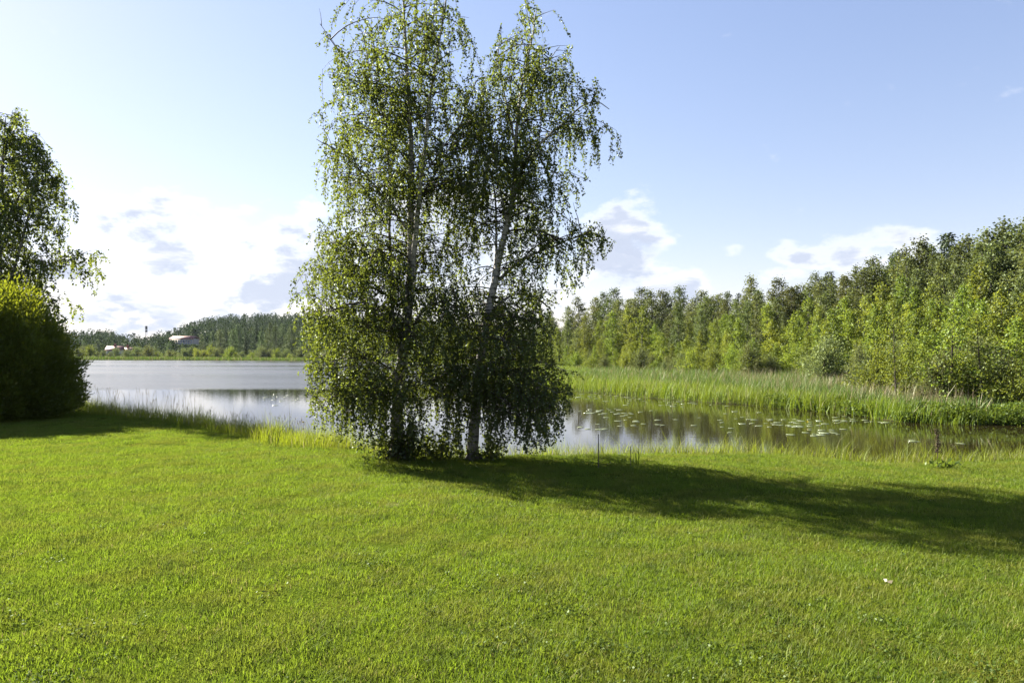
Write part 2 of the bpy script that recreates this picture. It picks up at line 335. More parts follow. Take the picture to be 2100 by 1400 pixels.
# ------------------------------------------------------------------ water
def water_mat():
    m, t = newmat('water'); g = N(t, 'ShaderNodeNewGeometry'); sp = N(t, 'ShaderNodeSeparateXYZ'); t.links.new(g.outputs['Position'], sp.inputs[0])
    X, Yy = sp.outputs[0], sp.outputs[1]
    # wind-ruffled open lake beyond the sheltered water of the inlet
    big = N(t, 'ShaderNodeTexNoise', i_Scale=.05, i_Detail=3.0); 
    mpb = N(t, 'ShaderNodeMapping'); mpb.inputs['Scale'].default_value = (.35, 1.6, 1); t.links.new(g.outputs['Position'], mpb.inputs[0]); t.links.new(mpb.outputs[0], big.inputs['Vector'])
    reach = mth(t, 'ADD', Yy, mth(t, 'MULTIPLY', mth(t, 'SUBTRACT', big.outputs[0], .5), 14.0))
    reach = mth(t, 'ADD', reach, mth(t, 'MULTIPLY', X, -.12))
    ruff = smooth(t, reach, 40.0, 50.0)
    lull = N(t, 'ShaderNodeTexNoise', i_Scale=.02, i_Detail=2.0); mpl = N(t, 'ShaderNodeMapping'); mpl.inputs['Scale'].default_value = (.3, 2.2, 1); t.links.new(g.outputs['Position'], mpl.inputs[0]); t.links.new(mpl.outputs[0], lull.inputs['Vector'])
    ruff = mth(t, 'MULTIPLY', ruff, mth(t, 'ADD', .55, mth(t, 'MULTIPLY', smooth(t, lull.outputs[0], .35, .6), .45)))
    mp = N(t, 'ShaderNodeMapping'); mp.inputs['Scale'].default_value = (1.0, 2.6, 1); mp.inputs['Rotation'].default_value = (0, 0, R(8)); t.links.new(g.outputs['Position'], mp.inputs[0])
    w1 = N(t, 'ShaderNodeTexNoise', i_Scale=2.2, i_Detail=4.0, i_Roughness=.55); t.links.new(mp.outputs[0], w1.inputs['Vector'])
    amp = mth(t, 'ADD', .0012, mth(t, 'MULTIPLY', ruff, .004))
    b = N(t, 'ShaderNodeBump', i_Strength=1.0); t.links.new(w1.outputs[0], b.inputs['Height']); t.links.new(amp, b.inputs['Distance'])
    p = N(t, 'ShaderNodeBsdfPrincipled', i_IOR=1.38); p.inputs['Base Color'].default_value = (.012, .009, .004, 1)
    t.links.new(mth(t, 'ADD', .015, mth(t, 'MULTIPLY', ruff, .27)), p.inputs['Roughness']); t.links.new(b.outputs[0], p.inputs['Normal'])
    o = N(t, 'ShaderNodeOutputMaterial'); t.links.new(p.outputs[0], o.inputs[0]); return m
lx0, lx1, ly0, ly1 = -330, 75, 6, 290
water = put('water', mesh('water', [(lx0, ly0, ZW), (lx1, ly0, ZW), (lx1, ly1, ZW), (lx0, ly1, ZW)], [(0, 1, 2, 3)]), water_mat())
tag(water, 'lake and reed-fringed inlet reflecting sky and forest', None, kind='structure')

# ------------------------------------------------------------------ lawn (one patch of blades, spread over the lawn)
n = 600; ang = rng.uniform(0, 2 * math.pi, n); rad = .24 * np.sqrt(rng.uniform(0, 1, n))
pp = np.stack([rad * np.cos(ang), rad * np.sin(ang), np.full(n, -.006)], 1)
hh = rng.gamma(7, .030 / 7, n) * (1.15 - .5 * (rad / .24) ** 2)
pv, pf = blades(pp, hh, rng.uniform(.0012, .0021, n), rng.uniform(.15, 1.0, n))
lawn = put('lawn_grass', mesh('lawn_grass', pv, pf), M['lawn'])
tag(lawn, 'short mown green lawn grass covering the foreground', 'grass', kind='stuff')
ng = bpy.data.node_groups.new('spread_over_lawn', 'GeometryNodeTree')
ng.interface.new_socket('Geometry', in_out='INPUT', socket_type='NodeSocketGeometry'); ng.interface.new_socket('Geometry', in_out='OUTPUT', socket_type='NodeSocketGeometry')
gi, go = ng.nodes.new('NodeGroupInput'), ng.nodes.new('NodeGroupOutput')
oi = ng.nodes.new('GeometryNodeObjectInfo'); oi.inputs['Object'].default_value = ground
na = ng.nodes.new('GeometryNodeInputNamedAttribute'); na.data_type = 'FLOAT'; na.inputs['Name'].default_value = 'grass_density'
dp = ng.nodes.new('GeometryNodeDistributePointsOnFaces'); ng.links.new(oi.outputs['Geometry'], dp.inputs['Mesh']); ng.links.new(na.outputs[0], dp.inputs['Density'])
rv = ng.nodes.new('FunctionNodeRandomValue'); rv.data_type = 'FLOAT_VECTOR'; rv.inputs[0].default_value = (-.06, -.06, 0); rv.inputs[1].default_value = (.06, .06, 6.283)
rs = ng.nodes.new('FunctionNodeRandomValue'); rs.data_type = 'FLOAT'; rs.inputs[2].default_value = .75; rs.inputs[3].default_value = 1.35; rs.inputs['Seed'].default_value = 5
ip = ng.nodes.new('GeometryNodeInstanceOnPoints')
ng.links.new(dp.outputs['Points'], ip.inputs['Points']); ng.links.new(gi.outputs[0], ip.inputs['Instance'])
ng.links.new(rv.outputs[0], ip.inputs['Rotation']); 
gn = ng.nodes.new('ShaderNodeTexNoise'); gn.inputs['Scale'].default_value = 1.6; gn.inputs['Detail'].default_value = 4
gr = ng.nodes.new('ShaderNodeMapRange'); gr.inputs[1].default_value = .3; gr.inputs[2].default_value = .7; gr.inputs[3].default_value = .85; gr.inputs[4].default_value = 1.3; ng.links.new(gn.outputs[0], gr.inputs[0])
gmul = ng.nodes.new('ShaderNodeMath'); gmul.operation = 'MULTIPLY'; ng.links.new(rs.outputs[1], gmul.inputs[0]); ng.links.new(gr.outputs[0], gmul.inputs[1])
ng.links.new(gmul.outputs[0], ip.inputs['Scale']); ng.links.new(ip.outputs[0], go.inputs[0])
md = lawn.modifiers.new('spread', 'NODES'); md.node_group = ng

# small clover and plantain leaves growing low among the blades
n = 900; u_ = rng.uniform(-60, 2160, n); v_ = HOR + 150 + 560 * rng.uniform(0, 1, n) ** .8; Yc = EYE * FPX / (v_ - HOR); Xc = (u_ - 1050) / FPX * Yc
ok = near_side(Xc, Yc) & (sdist(Xc, Yc) > .5) & (vnoise(Xc, Yc, .8, 71) > .5); Xc, Yc = Xc[ok], Yc[ok]; m_ = 22
cp = np.repeat(np.stack([Xc, Yc, height(Xc, Yc) + .012], 1), m_, 0); cp += np.stack([rng.normal(0, .045, len(cp)), rng.normal(0, .045, len(cp)), rng.uniform(0, .028, len(cp))], 1)
lv, lf = leaves(cp, rng.normal(0, 1, (len(cp), 3)) * [1, 1, .25], rng.uniform(.012, .026, len(cp)), .8)
tag(put('lawn_clover', mesh('lawn_clover', lv, lf), M['weed']), 'patches of small clover leaves low in the lawn', 'clover', kind='stuff')

# ------------------------------------------------------------------ near bank: tall uncut grass along the water
def scatter(n, x0, x1, y0, y1): return rng.uniform(x0, x1, n), rng.uniform(y0, y1, n)
x, y = scatter(640000, -20, 16, 9, 31); s = sdist(x, y)
wid = .75 + .55 * vnoise(x, y, 1.7, 9) + np.where(x < -3, .45, 0) + np.where((x > 4.6) & (x < 8), -.2, 0)
clump = vnoise(x, y, .34, 10) * .7 + vnoise(x, y, .13, 12) * .5
keep = near_side(x, y) & (s > -.22 + .2 * vnoise(x, y, .5, 13)) & (s < wid) & (np.abs(x) < .85 * y + 1) & (clump > .36) & (rng.uniform(0, 1, len(x)) < np.where(y > 17, .55, 1))
keep &= rng.uniform(0, 1, len(x)) < 1 - .75 * sst((s - wid + .5) / .5)
x, y, s, wid = x[keep], y[keep], s[keep], wid[keep]; n = len(x)
hh = (.13 + .17 * rng.gamma(5, .2, n)) * (.55 + .75 * vnoise(x, y, .55, 14)) * (1 - .45 * sst((s - wid + .6) / .6))
hh *= np.interp(x, [-14, -9, -4, 0, 4, 9], [1.55, 1.55, 1.5, 1.5, 1.3, 1.1])
bv, bf = blades(np.stack([x, y, height(x, y) - .01], 1), hh, rng.uniform(.002, .0042, n), rng.uniform(.1, .85, n))
tag(put('bank_grass', mesh('bank_grass', bv, bf), M['bank']), 'tall uncut grass fringe along the near water edge', 'grass', kind='stuff')

# thin flowering grass stalks standing in the shallows at the left
tb = Tubes(3); px_ = rng.uniform(165, 640, 190)
for u in px_:
    Y = np.interp(u, [150, 250, 400, 560, 700], [26, 22.6, 19.6, 17.0, 14.6]) + rng.uniform(-.5, 1.2) * (1.4 if u < 400 else .8)
    xx = (u - 1050) / FPX * Y; hz = (rng.uniform(.55, 1.0) if u < 400 else rng.uniform(.3, .65)); a = rng.uniform(0, 6.28); l = rng.uniform(.03, .22) * hz
    if u > 430 and rng.uniform() < .55: continue
    z0 = float(height(xx, Y)); z0 = max(z0, ZW - .25)
    p = np.array([[xx, Y, z0], [xx + .3 * l * math.cos(a), Y + .3 * l * math.sin(a), ZW + hz * .6], [xx + l * math.cos(a), Y + l * math.sin(a), ZW + hz]])
    tb.add(p, .0035, .0018)
    for k in range(7):
        q = p[1] + (p[2] - p[1]) * rng.uniform(.45, 1); tb.add([q, q + rng.normal(0, .022, 3) + [.01, 0, .03]], .004, .001)
tag(put('grass_stalks', tb.mesh('grass_stalks'), M['reed']), 'thin pale flowering grass stalks standing in shallow water at left', 'grass', kind='stuff')

# ------------------------------------------------------------------ far bank: sedge, cattails
FPXD = ([1000, 1130, 1200, 1350, 1500, 1650, 1800, 1950, 2100, 2300], [140, 112, 96, 76, 61, 50, 42, 35, 30, 26])   # forest edge: column -> distance
def col_of(x, y): return 1050 + FPX * x / np.maximum(y, 1)
def bank_points(n, dmax):
    u = rng.uniform(1000, 2330, n); D = np.exp(rng.uniform(math.log(18.5), math.log(dmax), n)); X = (u - 1050) / FPX * D
    s = sdist(X, D); ok = (~near_side(X, D)) & (s > -.3) & (D < np.interp(u, *FPXD) * 1.06)
    return X[ok], D[ok], s[ok], u[ok]
X, Y, s, u = bank_points(330000, 120)
edge = np.interp(u, [1000, 1450, 1700, 1850, 2330], [6.5, 4.5, 1.6, .8, .7]) * (.6 + .9 * vnoise(X, Y, 3.1, 21))
k = (s < edge) & (rng.uniform(0, 1, len(X)) < .62) & (s > -.25 + .5 * vnoise(X, Y, .9, 23) - .2); a = np.stack([X[k], Y[k], height(X[k], Y[k])], 1); n = len(a)
hh = rng.uniform(.45, .9, n) * (.6 + .65 * vnoise(X[k], Y[k], 1.3, 22)) * np.interp(u[k], [1000, 1600, 2000], [1.0, .95, .65])
bv, bf = blades(a, hh, rng.uniform(.006, .013, n), rng.uniform(.1, .7, n))
tag(put('sedge_grass', mesh('sedge_grass', bv, bf), M['sedge']), 'bright green sedge bank across the inlet', 'grass', kind='stuff')
cat_ok = (s > edge * .75) & (rng.uniform(0, 1, len(X)) < .40) & (vnoise(X, Y, 2.4, 24) > .22)
a = np.stack([X[cat_ok], Y[cat_ok], height(X[cat_ok], Y[cat_ok])], 1); n = len(a)
hh = rng.uniform(.45, .80, n) * (.75 + .5 * vnoise(a[:, 0], a[:, 1], 2.7, 25))
bv, bf = blades(a, hh, rng.uniform(.008, .017, n), rng.uniform(.05, .6, n))
tag(put('cattail_reeds', mesh('cattail_reeds', bv, bf), M['cattail']), 'blue-green cattail bed between the sedge bank and the forest', 'reeds', kind='stuff')
k = (s > edge * 2.0) & (rng.uniform(0, 1, len(X)) < np.interp(u, [1000, 1450, 1600, 1800, 2330], [.01, .015, .07, .10, .05])) & (vnoise(X, Y, 3.3, 27) > .35)
a = np.stack([X[k], Y[k], height(X[k], Y[k])], 1); n = len(a)
bv, bf = blades(a, rng.uniform(.7, 1.15, n), rng.uniform(.005, .010, n), rng.uniform(.05, .5, n))
tag(put('dry_reeds', mesh('dry_reeds', bv, bf), M['reed']), 'straw-coloured dry reeds in front of the forest', 'reeds', kind='stuff')
# leafy weeds over the muddy edge at the right
u = rng.uniform(1560, 2330, 2600); Yw = np.interp(u, [1560, 1700, 1850, 2100, 2330], [28.2, 25.0, 21.5, 20.5, 19.6]) + rng.uniform(-.25, 1.5, 2600); Xw = (u - 1050) / FPX * Yw
ok = (sdist(Xw, Yw) > -.1) & (vnoise(Xw, Yw, .8, 31) > .3); Xw, Yw = Xw[ok], Yw[ok]; Zw = height(Xw, Yw)
m_ = 16; ps = np.repeat(np.stack([Xw, Yw, Zw], 1), m_, 0); ps += np.stack([rng.normal(0, .09, len(ps)), rng.normal(0, .09, len(ps)), rng.uniform(.02, 1, len(ps)) ** 1.2 * np.repeat(.12 + .38 * vnoise(Xw, Yw, .7, 32), m_)], 1)
lv, lf = leaves(ps, rng.normal(0, 1, (len(ps), 3)) * [1, 1, .5] + [0, 0, .3], rng.uniform(.05, .10, len(ps)), .6)
tag(put('bank_weeds', mesh('bank_weeds', lv, lf), M['weed']), 'low leafy weeds over the muddy far bank at right', 'weeds', kind='stuff')
# reed belt along the distant lake shore
tt = []
FAR = LAKE[33:40]
for i in range(len(FAR) - 1):
    a_, b_ = FAR[i], FAR[i + 1]; L = np.hypot(*(b_ - a_)); m_ = int(L * 55); q = rng.uniform(0, 1, m_)[:, None]; nrm = np.array([-(b_ - a_)[1], (b_ - a_)[0]]) / L * -1
    tt.append(a_ + (b_ - a_) * q + nrm * rng.uniform(-1.0, 3.5, m_)[:, None])
tt = np.concatenate(tt); sF = sdist(tt[:, 0], tt[:, 1]); tt = tt[sF > -1.2]; n = len(tt)
bv, bf = blades(np.stack([tt[:, 0], tt[:, 1], np.maximum(height(tt[:, 0], tt[:, 1]), ZW)], 1), rng.uniform(.7, 1.5, n), rng.uniform(.03, .06, n), rng.uniform(.05, .4, n))
tag(put('distant_reeds', mesh('distant_reeds', bv, bf), M['cattail']), 'thin green reed belt along the distant lake shore', 'reeds', kind='stuff')

# ------------------------------------------------------------------ the weeping birches, grown limb by limb
def smooth_path(p, m):
    p = np.asarray(p, float); d = np.r_[0, np.cumsum(np.linalg.norm(np.diff(p, axis=0), axis=1))]; t = np.linspace(0, d[-1], m)
    q = np.stack([np.interp(t, d, p[:, i]) for i in range(3)], 1)
    for _ in range(3): q[1:-1] = .25 * q[:-2] + .5 * q[1:-1] + .25 * q[2:]
    return q
class Env:                              # crown outline: height row -> reach to the left and right of the crown, and its depth
    def __init__(s, Y0, rows, depth): s.Y0, s.r, s.d = Y0, np.array(rows, float), np.array(depth, float)
    def inside(s, p, slack=0.0):
        k = FPX / s.Y0; u = 1050 + p[0] * k; v = HOR - (p[2] - EYE) * k
        if v < s.r[0, 0] or v > s.r[-1, 0]: return False
        l, r = np.interp(v, s.r[:, 0], s.r[:, 1]), np.interp(v, s.r[:, 0], s.r[:, 2]); dw = np.interp(v, s.d[:, 0], s.d[:, 1])
        rag = .80 + .32 * float(vnoise(math.atan2(p[1] - s.Y0, p[0] - ((l + r) / 2 - 1050) / k) * 1.3 + 9, v / 75, 1.0, 61)); slack += (rag - 1) * .9
        c, h = (l + r) / 2, max((r - l) / 2 + slack * k, 6)
        return ((u - c) / h) ** 4 + ((p[1] - s.Y0) / max(dw + slack, .15)) ** 2 < 1
def birch(name, label, Y0, limbs, env, leaf, leafmat, per_m=9.0, twig_p=.62, twig_len=(.25, .95), sec_len=(.5, 2.1), bottom=None, trunk_sides=9, seed=1, spacing=.036):
    r = np.random.default_rng(seed); base = limbs[0][0][0]
    root = empty(name, W(base[0], base[1], Y0)); bx, by = root.location.x, root.location.y
    root.location.z = float(height(bx, by)) - .03; org = np.array(root.location)
    tag(root, label, 'tree')
    secs, twigs, lp, la, ls = Tubes(4), Tubes(3), [], [], []
    for li, (pts, r0, r1, dy0, dy1, dens) in enumerate(limbs):
        p = np.array([W(a, b, Y0) for a, b in pts]); t = np.linspace(0, 1, len(p)); p[:, 1] += dy0 + (dy1 - dy0) * t
        if li == 0: p[0, 2] = org[2]
        q = smooth_path(p, max(8, int(len(p) * 4)))
        q[2:-1] += r.normal(0, .006, (len(q) - 3, 3))
        tb = Tubes(trunk_sides if li == 0 else 6)
        tb.add(q - org, r0, r1, .85)
        if li == 0:
            for a in np.linspace(0, 6.28, 6)[:-1]:      # root flare
                e = np.array([math.cos(a), math.sin(a), 0]); tb.add([e * r0 * .2 + [0, 0, .22], e * r0 * .9 + [0, 0, .08], e * r0 * 1.9 + [0, 0, -.03]], r0 * .55, r0 * .3)
        put('trunk' if li == 0 else 'limb', tb.mesh(name + '_limb'), M['bark'], root, True)
        L = np.r_[0, np.cumsum(np.linalg.norm(np.diff(q, axis=0), axis=1))]
        m = int(L[-1] * per_m * dens)
        for k in range(m):
            d = r.uniform(.04 if li else .16, 1.0) * L[-1]; st = np.array([np.interp(d, L, q[:, i]) for i in range(3)])
            if bottom and st[2] < bottom: continue
            if li == 0 and st[2] < 2.6 and r.uniform() < .35: continue
            frac = d / L[-1]
            a = r.uniform(0, 2 * math.pi); up = r.uniform(.15, .9)
            dr = unit(np.array([math.cos(a), .8 * math.sin(a), up])); ln = r.uniform(*sec_len) * (1.0 - .35 * frac * (li > 0))
            path = [st]; steps = int(ln / .09)
            for j in range(steps):
                dr = unit(dr + np.array([0, 0, -.055 - .05 * j / max(steps, 1)]) + r.normal(0, .06, 3)); nxt = path[-1] + dr * .09
                if not env.inside(nxt, r.uniform(-.12, .06)): break
                path.append(nxt)
            if len(path) < 3: continue
            path = np.array(path); sel = path[::2] if len(path) > 5 else path
            secs.add(sel - org, .003 + .0024 * len(path) ** .5, .002)
            vig = r.uniform(.45, 1.25)                   # some boughs are leafier than others
            for j in range(1, len(path)):
                for _ in range(2):
                    if r.uniform() > twig_p * vig * (.35 + .95 * j / len(path)): continue
                    p0 = path[j]; tl = r.uniform(*twig_len) * (.55 + .45 * j / len(path)) * (1.3 if p0[2] < 2.4 else 1.0)
                    td = unit(np.array([r.normal(0, .6), r.normal(0, .6), r.uniform(-.7, .25)])); tp = [p0]; ok = True
                    for q2 in range(max(2, int(tl / .07))):
                        td = unit(td + np.array([0, 0, -.33]) + r.normal(0, .085, 3)); nx_ = tp[-1] + td * .07
                        if not env.inside(nx_, r.uniform(-.03, .14)): break
                        tp.append(nx_)
                    if len(tp) < 2: continue
                    tp = np.array(tp); twigs.add(tp[[0, len(tp) // 2, -1]] - org if len(tp) > 2 else tp - org, .0028, .0012)
                    nl = int((len(tp) - 1) * .07 / spacing); w = r.uniform(.05, 1, nl) * (len(tp) - 1); i0 = np.minimum(w.astype(int), len(tp) - 2)
                    pos = tp[i0] + (tp[i0 + 1] - tp[i0]) * (w - i0)[:, None]
                    ax = r.normal(0, .75, (nl, 3)) + [0, 0, -.75]
                    lp.append(pos + unit(ax) * .012 - org); la.append(ax); ls.append(r.uniform(*leaf, nl))
    lp, la, ls = np.concatenate(lp), np.concatenate(la), np.concatenate(ls)
    lv, lf = leaves(lp, la, ls, .78, .3)
    cr = put('crown', mesh(name + '_crown', lv, lf), leafmat, root); cr['kind'] = 'stuff'
    tg = put('twigs', twigs.mesh(name + '_twigs'), M['twig'], cr); tg['kind'] = 'stuff'
    br = put('branches', secs.mesh(name + '_branches'), M['twig'], cr); br['kind'] = 'stuff'
    print(name, len(lp), 'leaves')
    return root
Y1 = 11.6
envL = Env(Y1, [(-90, 750, 960), (0, 705, 960), (40, 690, 978), (75, 656, 992), (130, 658, 1006), (200, 654, 1022), (330, 656, 1015), (430, 664, 1000), (480, 655, 985), (515, 622, 985), (560, 608, 980), (600, 610, 970),
              (640, 622, 965), (760, 630, 960), (830, 645, 950), (880, 660, 945), (915, 690, 940), (935, 760, 900)], [(-90, .9), (100, 1.45), (400, 1.7), (700, 1.65), (935, 1.3)])
envR = Env(Y1, [(-15, 1070, 1135), (45, 1040, 1145), (70, 1005, 1170), (110, 992, 1190), (165, 975, 1200), (190, 955, 1250), (260, 945, 1278), (325, 950, 1262), (370, 920, 1200), (430, 905, 1185), (465, 900, 1240), (500, 895, 1264), (540, 895, 1242),
              (600, 900, 1190), (625, 900, 1150), (680, 905, 1150), (730, 905, 1165), (770, 900, 1184), (840, 890, 1172), (890, 900, 1160), (920, 930, 1110)], [(0, .4), (100, .95), (300, 1.25), (700, 1.5), (920, 1.2)])
birch('weeping_birch', 'left birch of the central pair, taller, with two white leading stems', Y1,
      [([(812, 945), (813, 909), (816, 792), (834, 666), (843, 568), (841, 450), (842, 303), (836, 178), (827, 36), (824, -50)], .115, .012, 0, .1, 1.15),
       ([(843, 590), (850, 520), (856, 482), (867, 393), (881, 303), (892, 214), (905, 150), (925, 60), (935, -10)], .06, .008, .02, -.95, 1.2),
       ([(822, 740), (805, 660), (799, 600), (796, 482), (792, 321), (783, 225), (765, 120), (750, 30)], .045, .006, 0, .45, 1.2),
       ([(878, 357), (917, 296), (938, 264), (967, 243)], .022, .006, -.2, .1, 1.3),
       ([(846, 430), (900, 340), (945, 250), (975, 160)], .022, .005, .1, .1, 1.3),
       ([(838, 600), (788, 548), (752, 521), (700, 500), (655, 510)], .028, .005, 0, -.3, 1.7),
       ([(838, 640), (770, 590), (700, 560), (640, 560)], .024, .005, 0, .4, 1.5),
       ([(834, 470), (770, 380), (715, 330), (680, 320)], .024, .005, 0, -.9, 1.5),
       ([(836, 300), (760, 200), (710, 130), (680, 90)], .02, .005, .1, -.7, 1.5),
       ([(828, 700), (760, 665), (690, 650), (650, 665)], .026, .005, 0, -.6, 1.1),
       ([(828, 690), (780, 640), (735, 625), (690, 660)], .026, .005, 0, -1.1, 1.0),
       ([(830, 690), (880, 630), (920, 620), (940, 650)], .026, .005, 0, -1.0, .9),
       ([(820, 770), (770, 735), (710, 735), (665, 765)], .022, .005, 0, -.3, 1.2),
       ([(818, 820), (770, 790), (715, 795), (675, 830)], .018, .004, 0, -.5, 1.3), ([(818, 810), (860, 780), (900, 790), (925, 820)], .018, .004, 0, -.6, 1.3),
       ([(818, 830), (790, 800), (760, 805), (735, 840)], .016, .004, 0, -1.0, 1.3), ([(818, 800), (780, 780), (740, 790), (700, 820)], .016, .004, 0, .6, 1.3)],
      envL, (.028, .050), M['birch_leaf'], seed=3, bottom=.75, per_m=8.9, spacing=.017, twig_p=.52, twig_len=(.28, 1.1))
birch('weeping_birch', 'right birch of the central pair, with a long arching bough over the water', Y1,
      [([(970, 945), (970, 921), (976, 823), (990, 705), (1008, 607), (1017, 560), (1037, 470), (1054, 400), (1056, 339), (1060, 257), (1065, 200), (1085, 110), (1100, 20)], .105, .008, -.1, .05, 1.1),
       ([(1055, 400), (1070, 343), (1106, 296), (1149, 264), (1196, 218), (1225, 215), (1245, 235)], .04, .006, 0, -.25, 1.6),
       ([(1010, 600), (1018, 510), (1016, 393), (1003, 339), (981, 278)], .035, .006, -.05, .35, 1.1),
       ([(1040, 460), (1015, 330), (1000, 230), (995, 150)], .022, .005, 0, .1, 1.3),
       ([(1022, 575), (1067, 534), (1110, 517), (1149, 501), (1196, 485), (1235, 488)], .034, .005, 0, -.3, 1.25),
       ([(1062, 250), (1095, 180), (1130, 110), (1150, 80)], .026, .005, 0, .3, 1.4),
       ([(1058, 300), (1035, 200), (1020, 130), (1025, 90)], .022, .005, 0, -.2, 1.2),
       ([(1000, 640), (1050, 600), (1100, 600), (1140, 640)], .026, .005, 0, .5, 1.1),
       ([(994, 690), (1050, 655), (1095, 660), (1130, 700)], .026, .005, 0, -.8, 1.1),
       ([(992, 700), (960, 640), (930, 630), (915, 660)], .026, .005, 0, -.9, 1.0),
       ([(985, 750), (1050, 735), (1110, 740), (1160, 760)], .026, .005, 0, -.3, 1.4),
       ([(982, 770), (1040, 765), (1090, 775), (1135, 800)], .022, .005, 0, -.9, 1.1),
       ([(985, 750), (1000, 690), (1030, 690), (1050, 730)], .022, .005, 0, -1.1, .8),
       ([(978, 820), (1030, 800), (1085, 805), (1135, 830)], .018, .004, 0, -.5, 1.3), ([(978, 815), (945, 780), (915, 790), (900, 820)], .018, .004, 0, -.5, 1.0),
       ([(977, 830), (1010, 805), (1040, 815), (1065, 845)], .016, .004, 0, -1.0, 1.3), ([(978, 810), (1030, 790), (1080, 800), (1120, 830)], .016, .004, 0, .6, 1.3)],
      envR, (.028, .050), M['birch_leaf'], seed=8, bottom=.75, per_m=8.2, spacing=.017, twig_p=.52, twig_len=(.28, 1.1))
Y2 = 24.0
envB = Env(Y2, [(200, -25, 42), (240, -50, 55), (275, -90, 85), (300, -120, 128), (340, -150, 140), (400, -170, 150), (470, -180, 178), (500, -200, 205), (525, -200, 212), (560, -200, 180), (620, -200, 165), (680, -200, 175), (720, -180, 120), (760, -160, 90)],
           [(212, .5), (300, 1.8), (500, 2.8), (760, 2.6)])
birch('tall_birch', 'tall birch rising behind the big rounded bush at the left edge', Y2,
      [([(-10, 850), (-8, 700), (0, 560), (-5, 430), (5, 330), (12, 240)], .17, .012, 0, 0, 1.0), ([(3, 400), (6, 320), (12, 265), (18, 222)], .03, .006, 0, .2, 3.0),
       ([(-4, 640), (40, 540), (75, 430), (95, 350), (105, 305)], .07, .01, 0, -.6, 1.3),
       ([(-4, 600), (60, 560), (120, 530), (170, 515)], .05, .008, 0, .2, 1.5),
       ([(-4, 640), (50, 620), (110, 625), (140, 660)], .05, .008, 0, -.8, 1.5),
       ([(-4, 560), (-50, 450), (-80, 360), (-90, 310)], .06, .01, 0, .5, 1.1),
       ([(0, 480), (50, 390), (110, 370), (135, 390)], .04, .008, 0, -.4, 1.4),
       ([(-4, 600), (-80, 540), (-150, 520)], .05, .008, 0, 0, 1.0)],
      envB, (.065, .105), M['left_leaf'], per_m=5.6, twig_p=.62, twig_len=(.3, 1.1), sec_len=(.9, 3.2), seed=21, bottom=1.6, spacing=.05)

# ------------------------------------------------------------------ the big rounded bush at the left
def bush():
    c = np.array([-14.6, 18.6, 0.0]); rad = np.array([2.48, 2.25, 3.50]); root = empty('round_bush', (c[0], c[1], float(height(c[0], c[1])) - .02))
    tag(root, 'big rounded dense bush at the left edge of the lawn', 'bush')
    n = 105000; d = unit(rng.normal(0, 1, (n, 3))); d[:, 2] = np.abs(d[:, 2]); d = unit(d)
    th, ph = np.arctan2(d[:, 1], d[:, 0]), np.arcsin(d[:, 2])
    bump = .80 + .28 * vnoise(th * 2.0, ph * 2.0, .55, 41) + .20 * vnoise(th * 2, ph * 2, .16, 42)
    sh = 1 - np.where(rng.uniform(0, 1, n) < .3, .75, .28) * rng.uniform(0, 1, n) ** 1.6 + .03 * rng.normal(0, 1, n)
    prof = np.where(d[:, 2] < .35, .80 + .20 * np.sqrt(np.clip(d[:, 2] / .35, 0, 1)), 1.0)[:, None]
    p = d * rad * (bump * sh)[:, None] * np.concatenate([prof, prof, np.ones((n, 1))], 1)
    p[:, 2] = p[:, 2] * .96 + .10
    lv, lf = leaves(p, d + [0, 0, .5], rng.uniform(.075, .135, n), .38, .9)
    k = 420; j = rng.choice(n, k, False); j = j[sh[j] > .9]; sp = p[j]; sdv = unit(d[j] * [1, 1, .6] + [0, 0, .7] + rng.normal(0, .25, (len(j), 3)))      # young shoots standing out of the dome
    sl_ = rng.uniform(.12, .42, len(j)); q = np.tile(np.linspace(0, 1, 16), len(j)); i = np.repeat(np.arange(len(j)), 16)
    lv2, lf2 = leaves(sp[i] + sdv[i] * (q * sl_[i])[:, None], sdv[i] + rng.normal(0, .7, (len(i), 3)), rng.uniform(.06, .115, len(i)), .36, .5)
    lf = np.concatenate([lf, lf2 + len(lv)]); lv = np.concatenate([lv, lv2])
    cr = put('crown', mesh('bush_crown', lv, lf), M['bush_leaf'], root); cr['kind'] = 'stuff'
    for i in range(14):
        a = rng.uniform(0, 6.28); e = np.array([math.cos(a), math.sin(a), 0]); r_ = rng.uniform(.5, 1.9)
        tb = Tubes(5); tb.add([e * .25, e * .25 + e * r_ * .4 + [0, 0, .9], e * r_ + [0, 0, rng.uniform(1.6, 2.5)]], .035, .012); put('stem', tb.mesh('bush_stem'), M['dark_bark'], root)
bush()

# shrubby shoots at the foot of the two birches
def shoots(x, y, w, h, n, label, seed):
    r = np.random.default_rng(seed); z = float(height(x, y)); root = empty('birch_shoots', (x, y, z)); tag(root, label, 'shrub', 'shrubby shoots at the foot of the birches')
    tb = Tubes(3); P, A = [], []
    for i in range(n):
        a = r.uniform(0, 6.28); rr = w * math.sqrt(r.uniform()); b = np.array([rr * math.cos(a), .6 * rr * math.sin(a), -.02]); hh = h * r.uniform(.4, 1)
        t = b + [.3 * rr * math.cos(a) + r.normal(0, .08), r.normal(0, .08), hh]; tb.add([b, (b + t) / 2 + r.normal(0, .02, 3), t], .004, .0015)
        m = int(hh * 30); q = r.uniform(.12, 1.02, m)[:, None]; P.append(b + (t - b) * q + r.normal(0, .035, (m, 3))); A.append(r.normal(0, 1, (m, 3)) + [0, 0, .1])
    P = np.concatenate(P); P[:, 2] = np.abs(P[:, 2]); lv, lf = leaves(P, np.concatenate(A), r.uniform(.05, .085, len(P)), .72)
    s = put('stems', tb.mesh('shoot_stems'), M['twig'], root); s['kind'] = 'stuff'; l = put('foliage', mesh('shoot_leaves', lv, lf), M['birch_leaf'], root); l['kind'] = 'stuff'
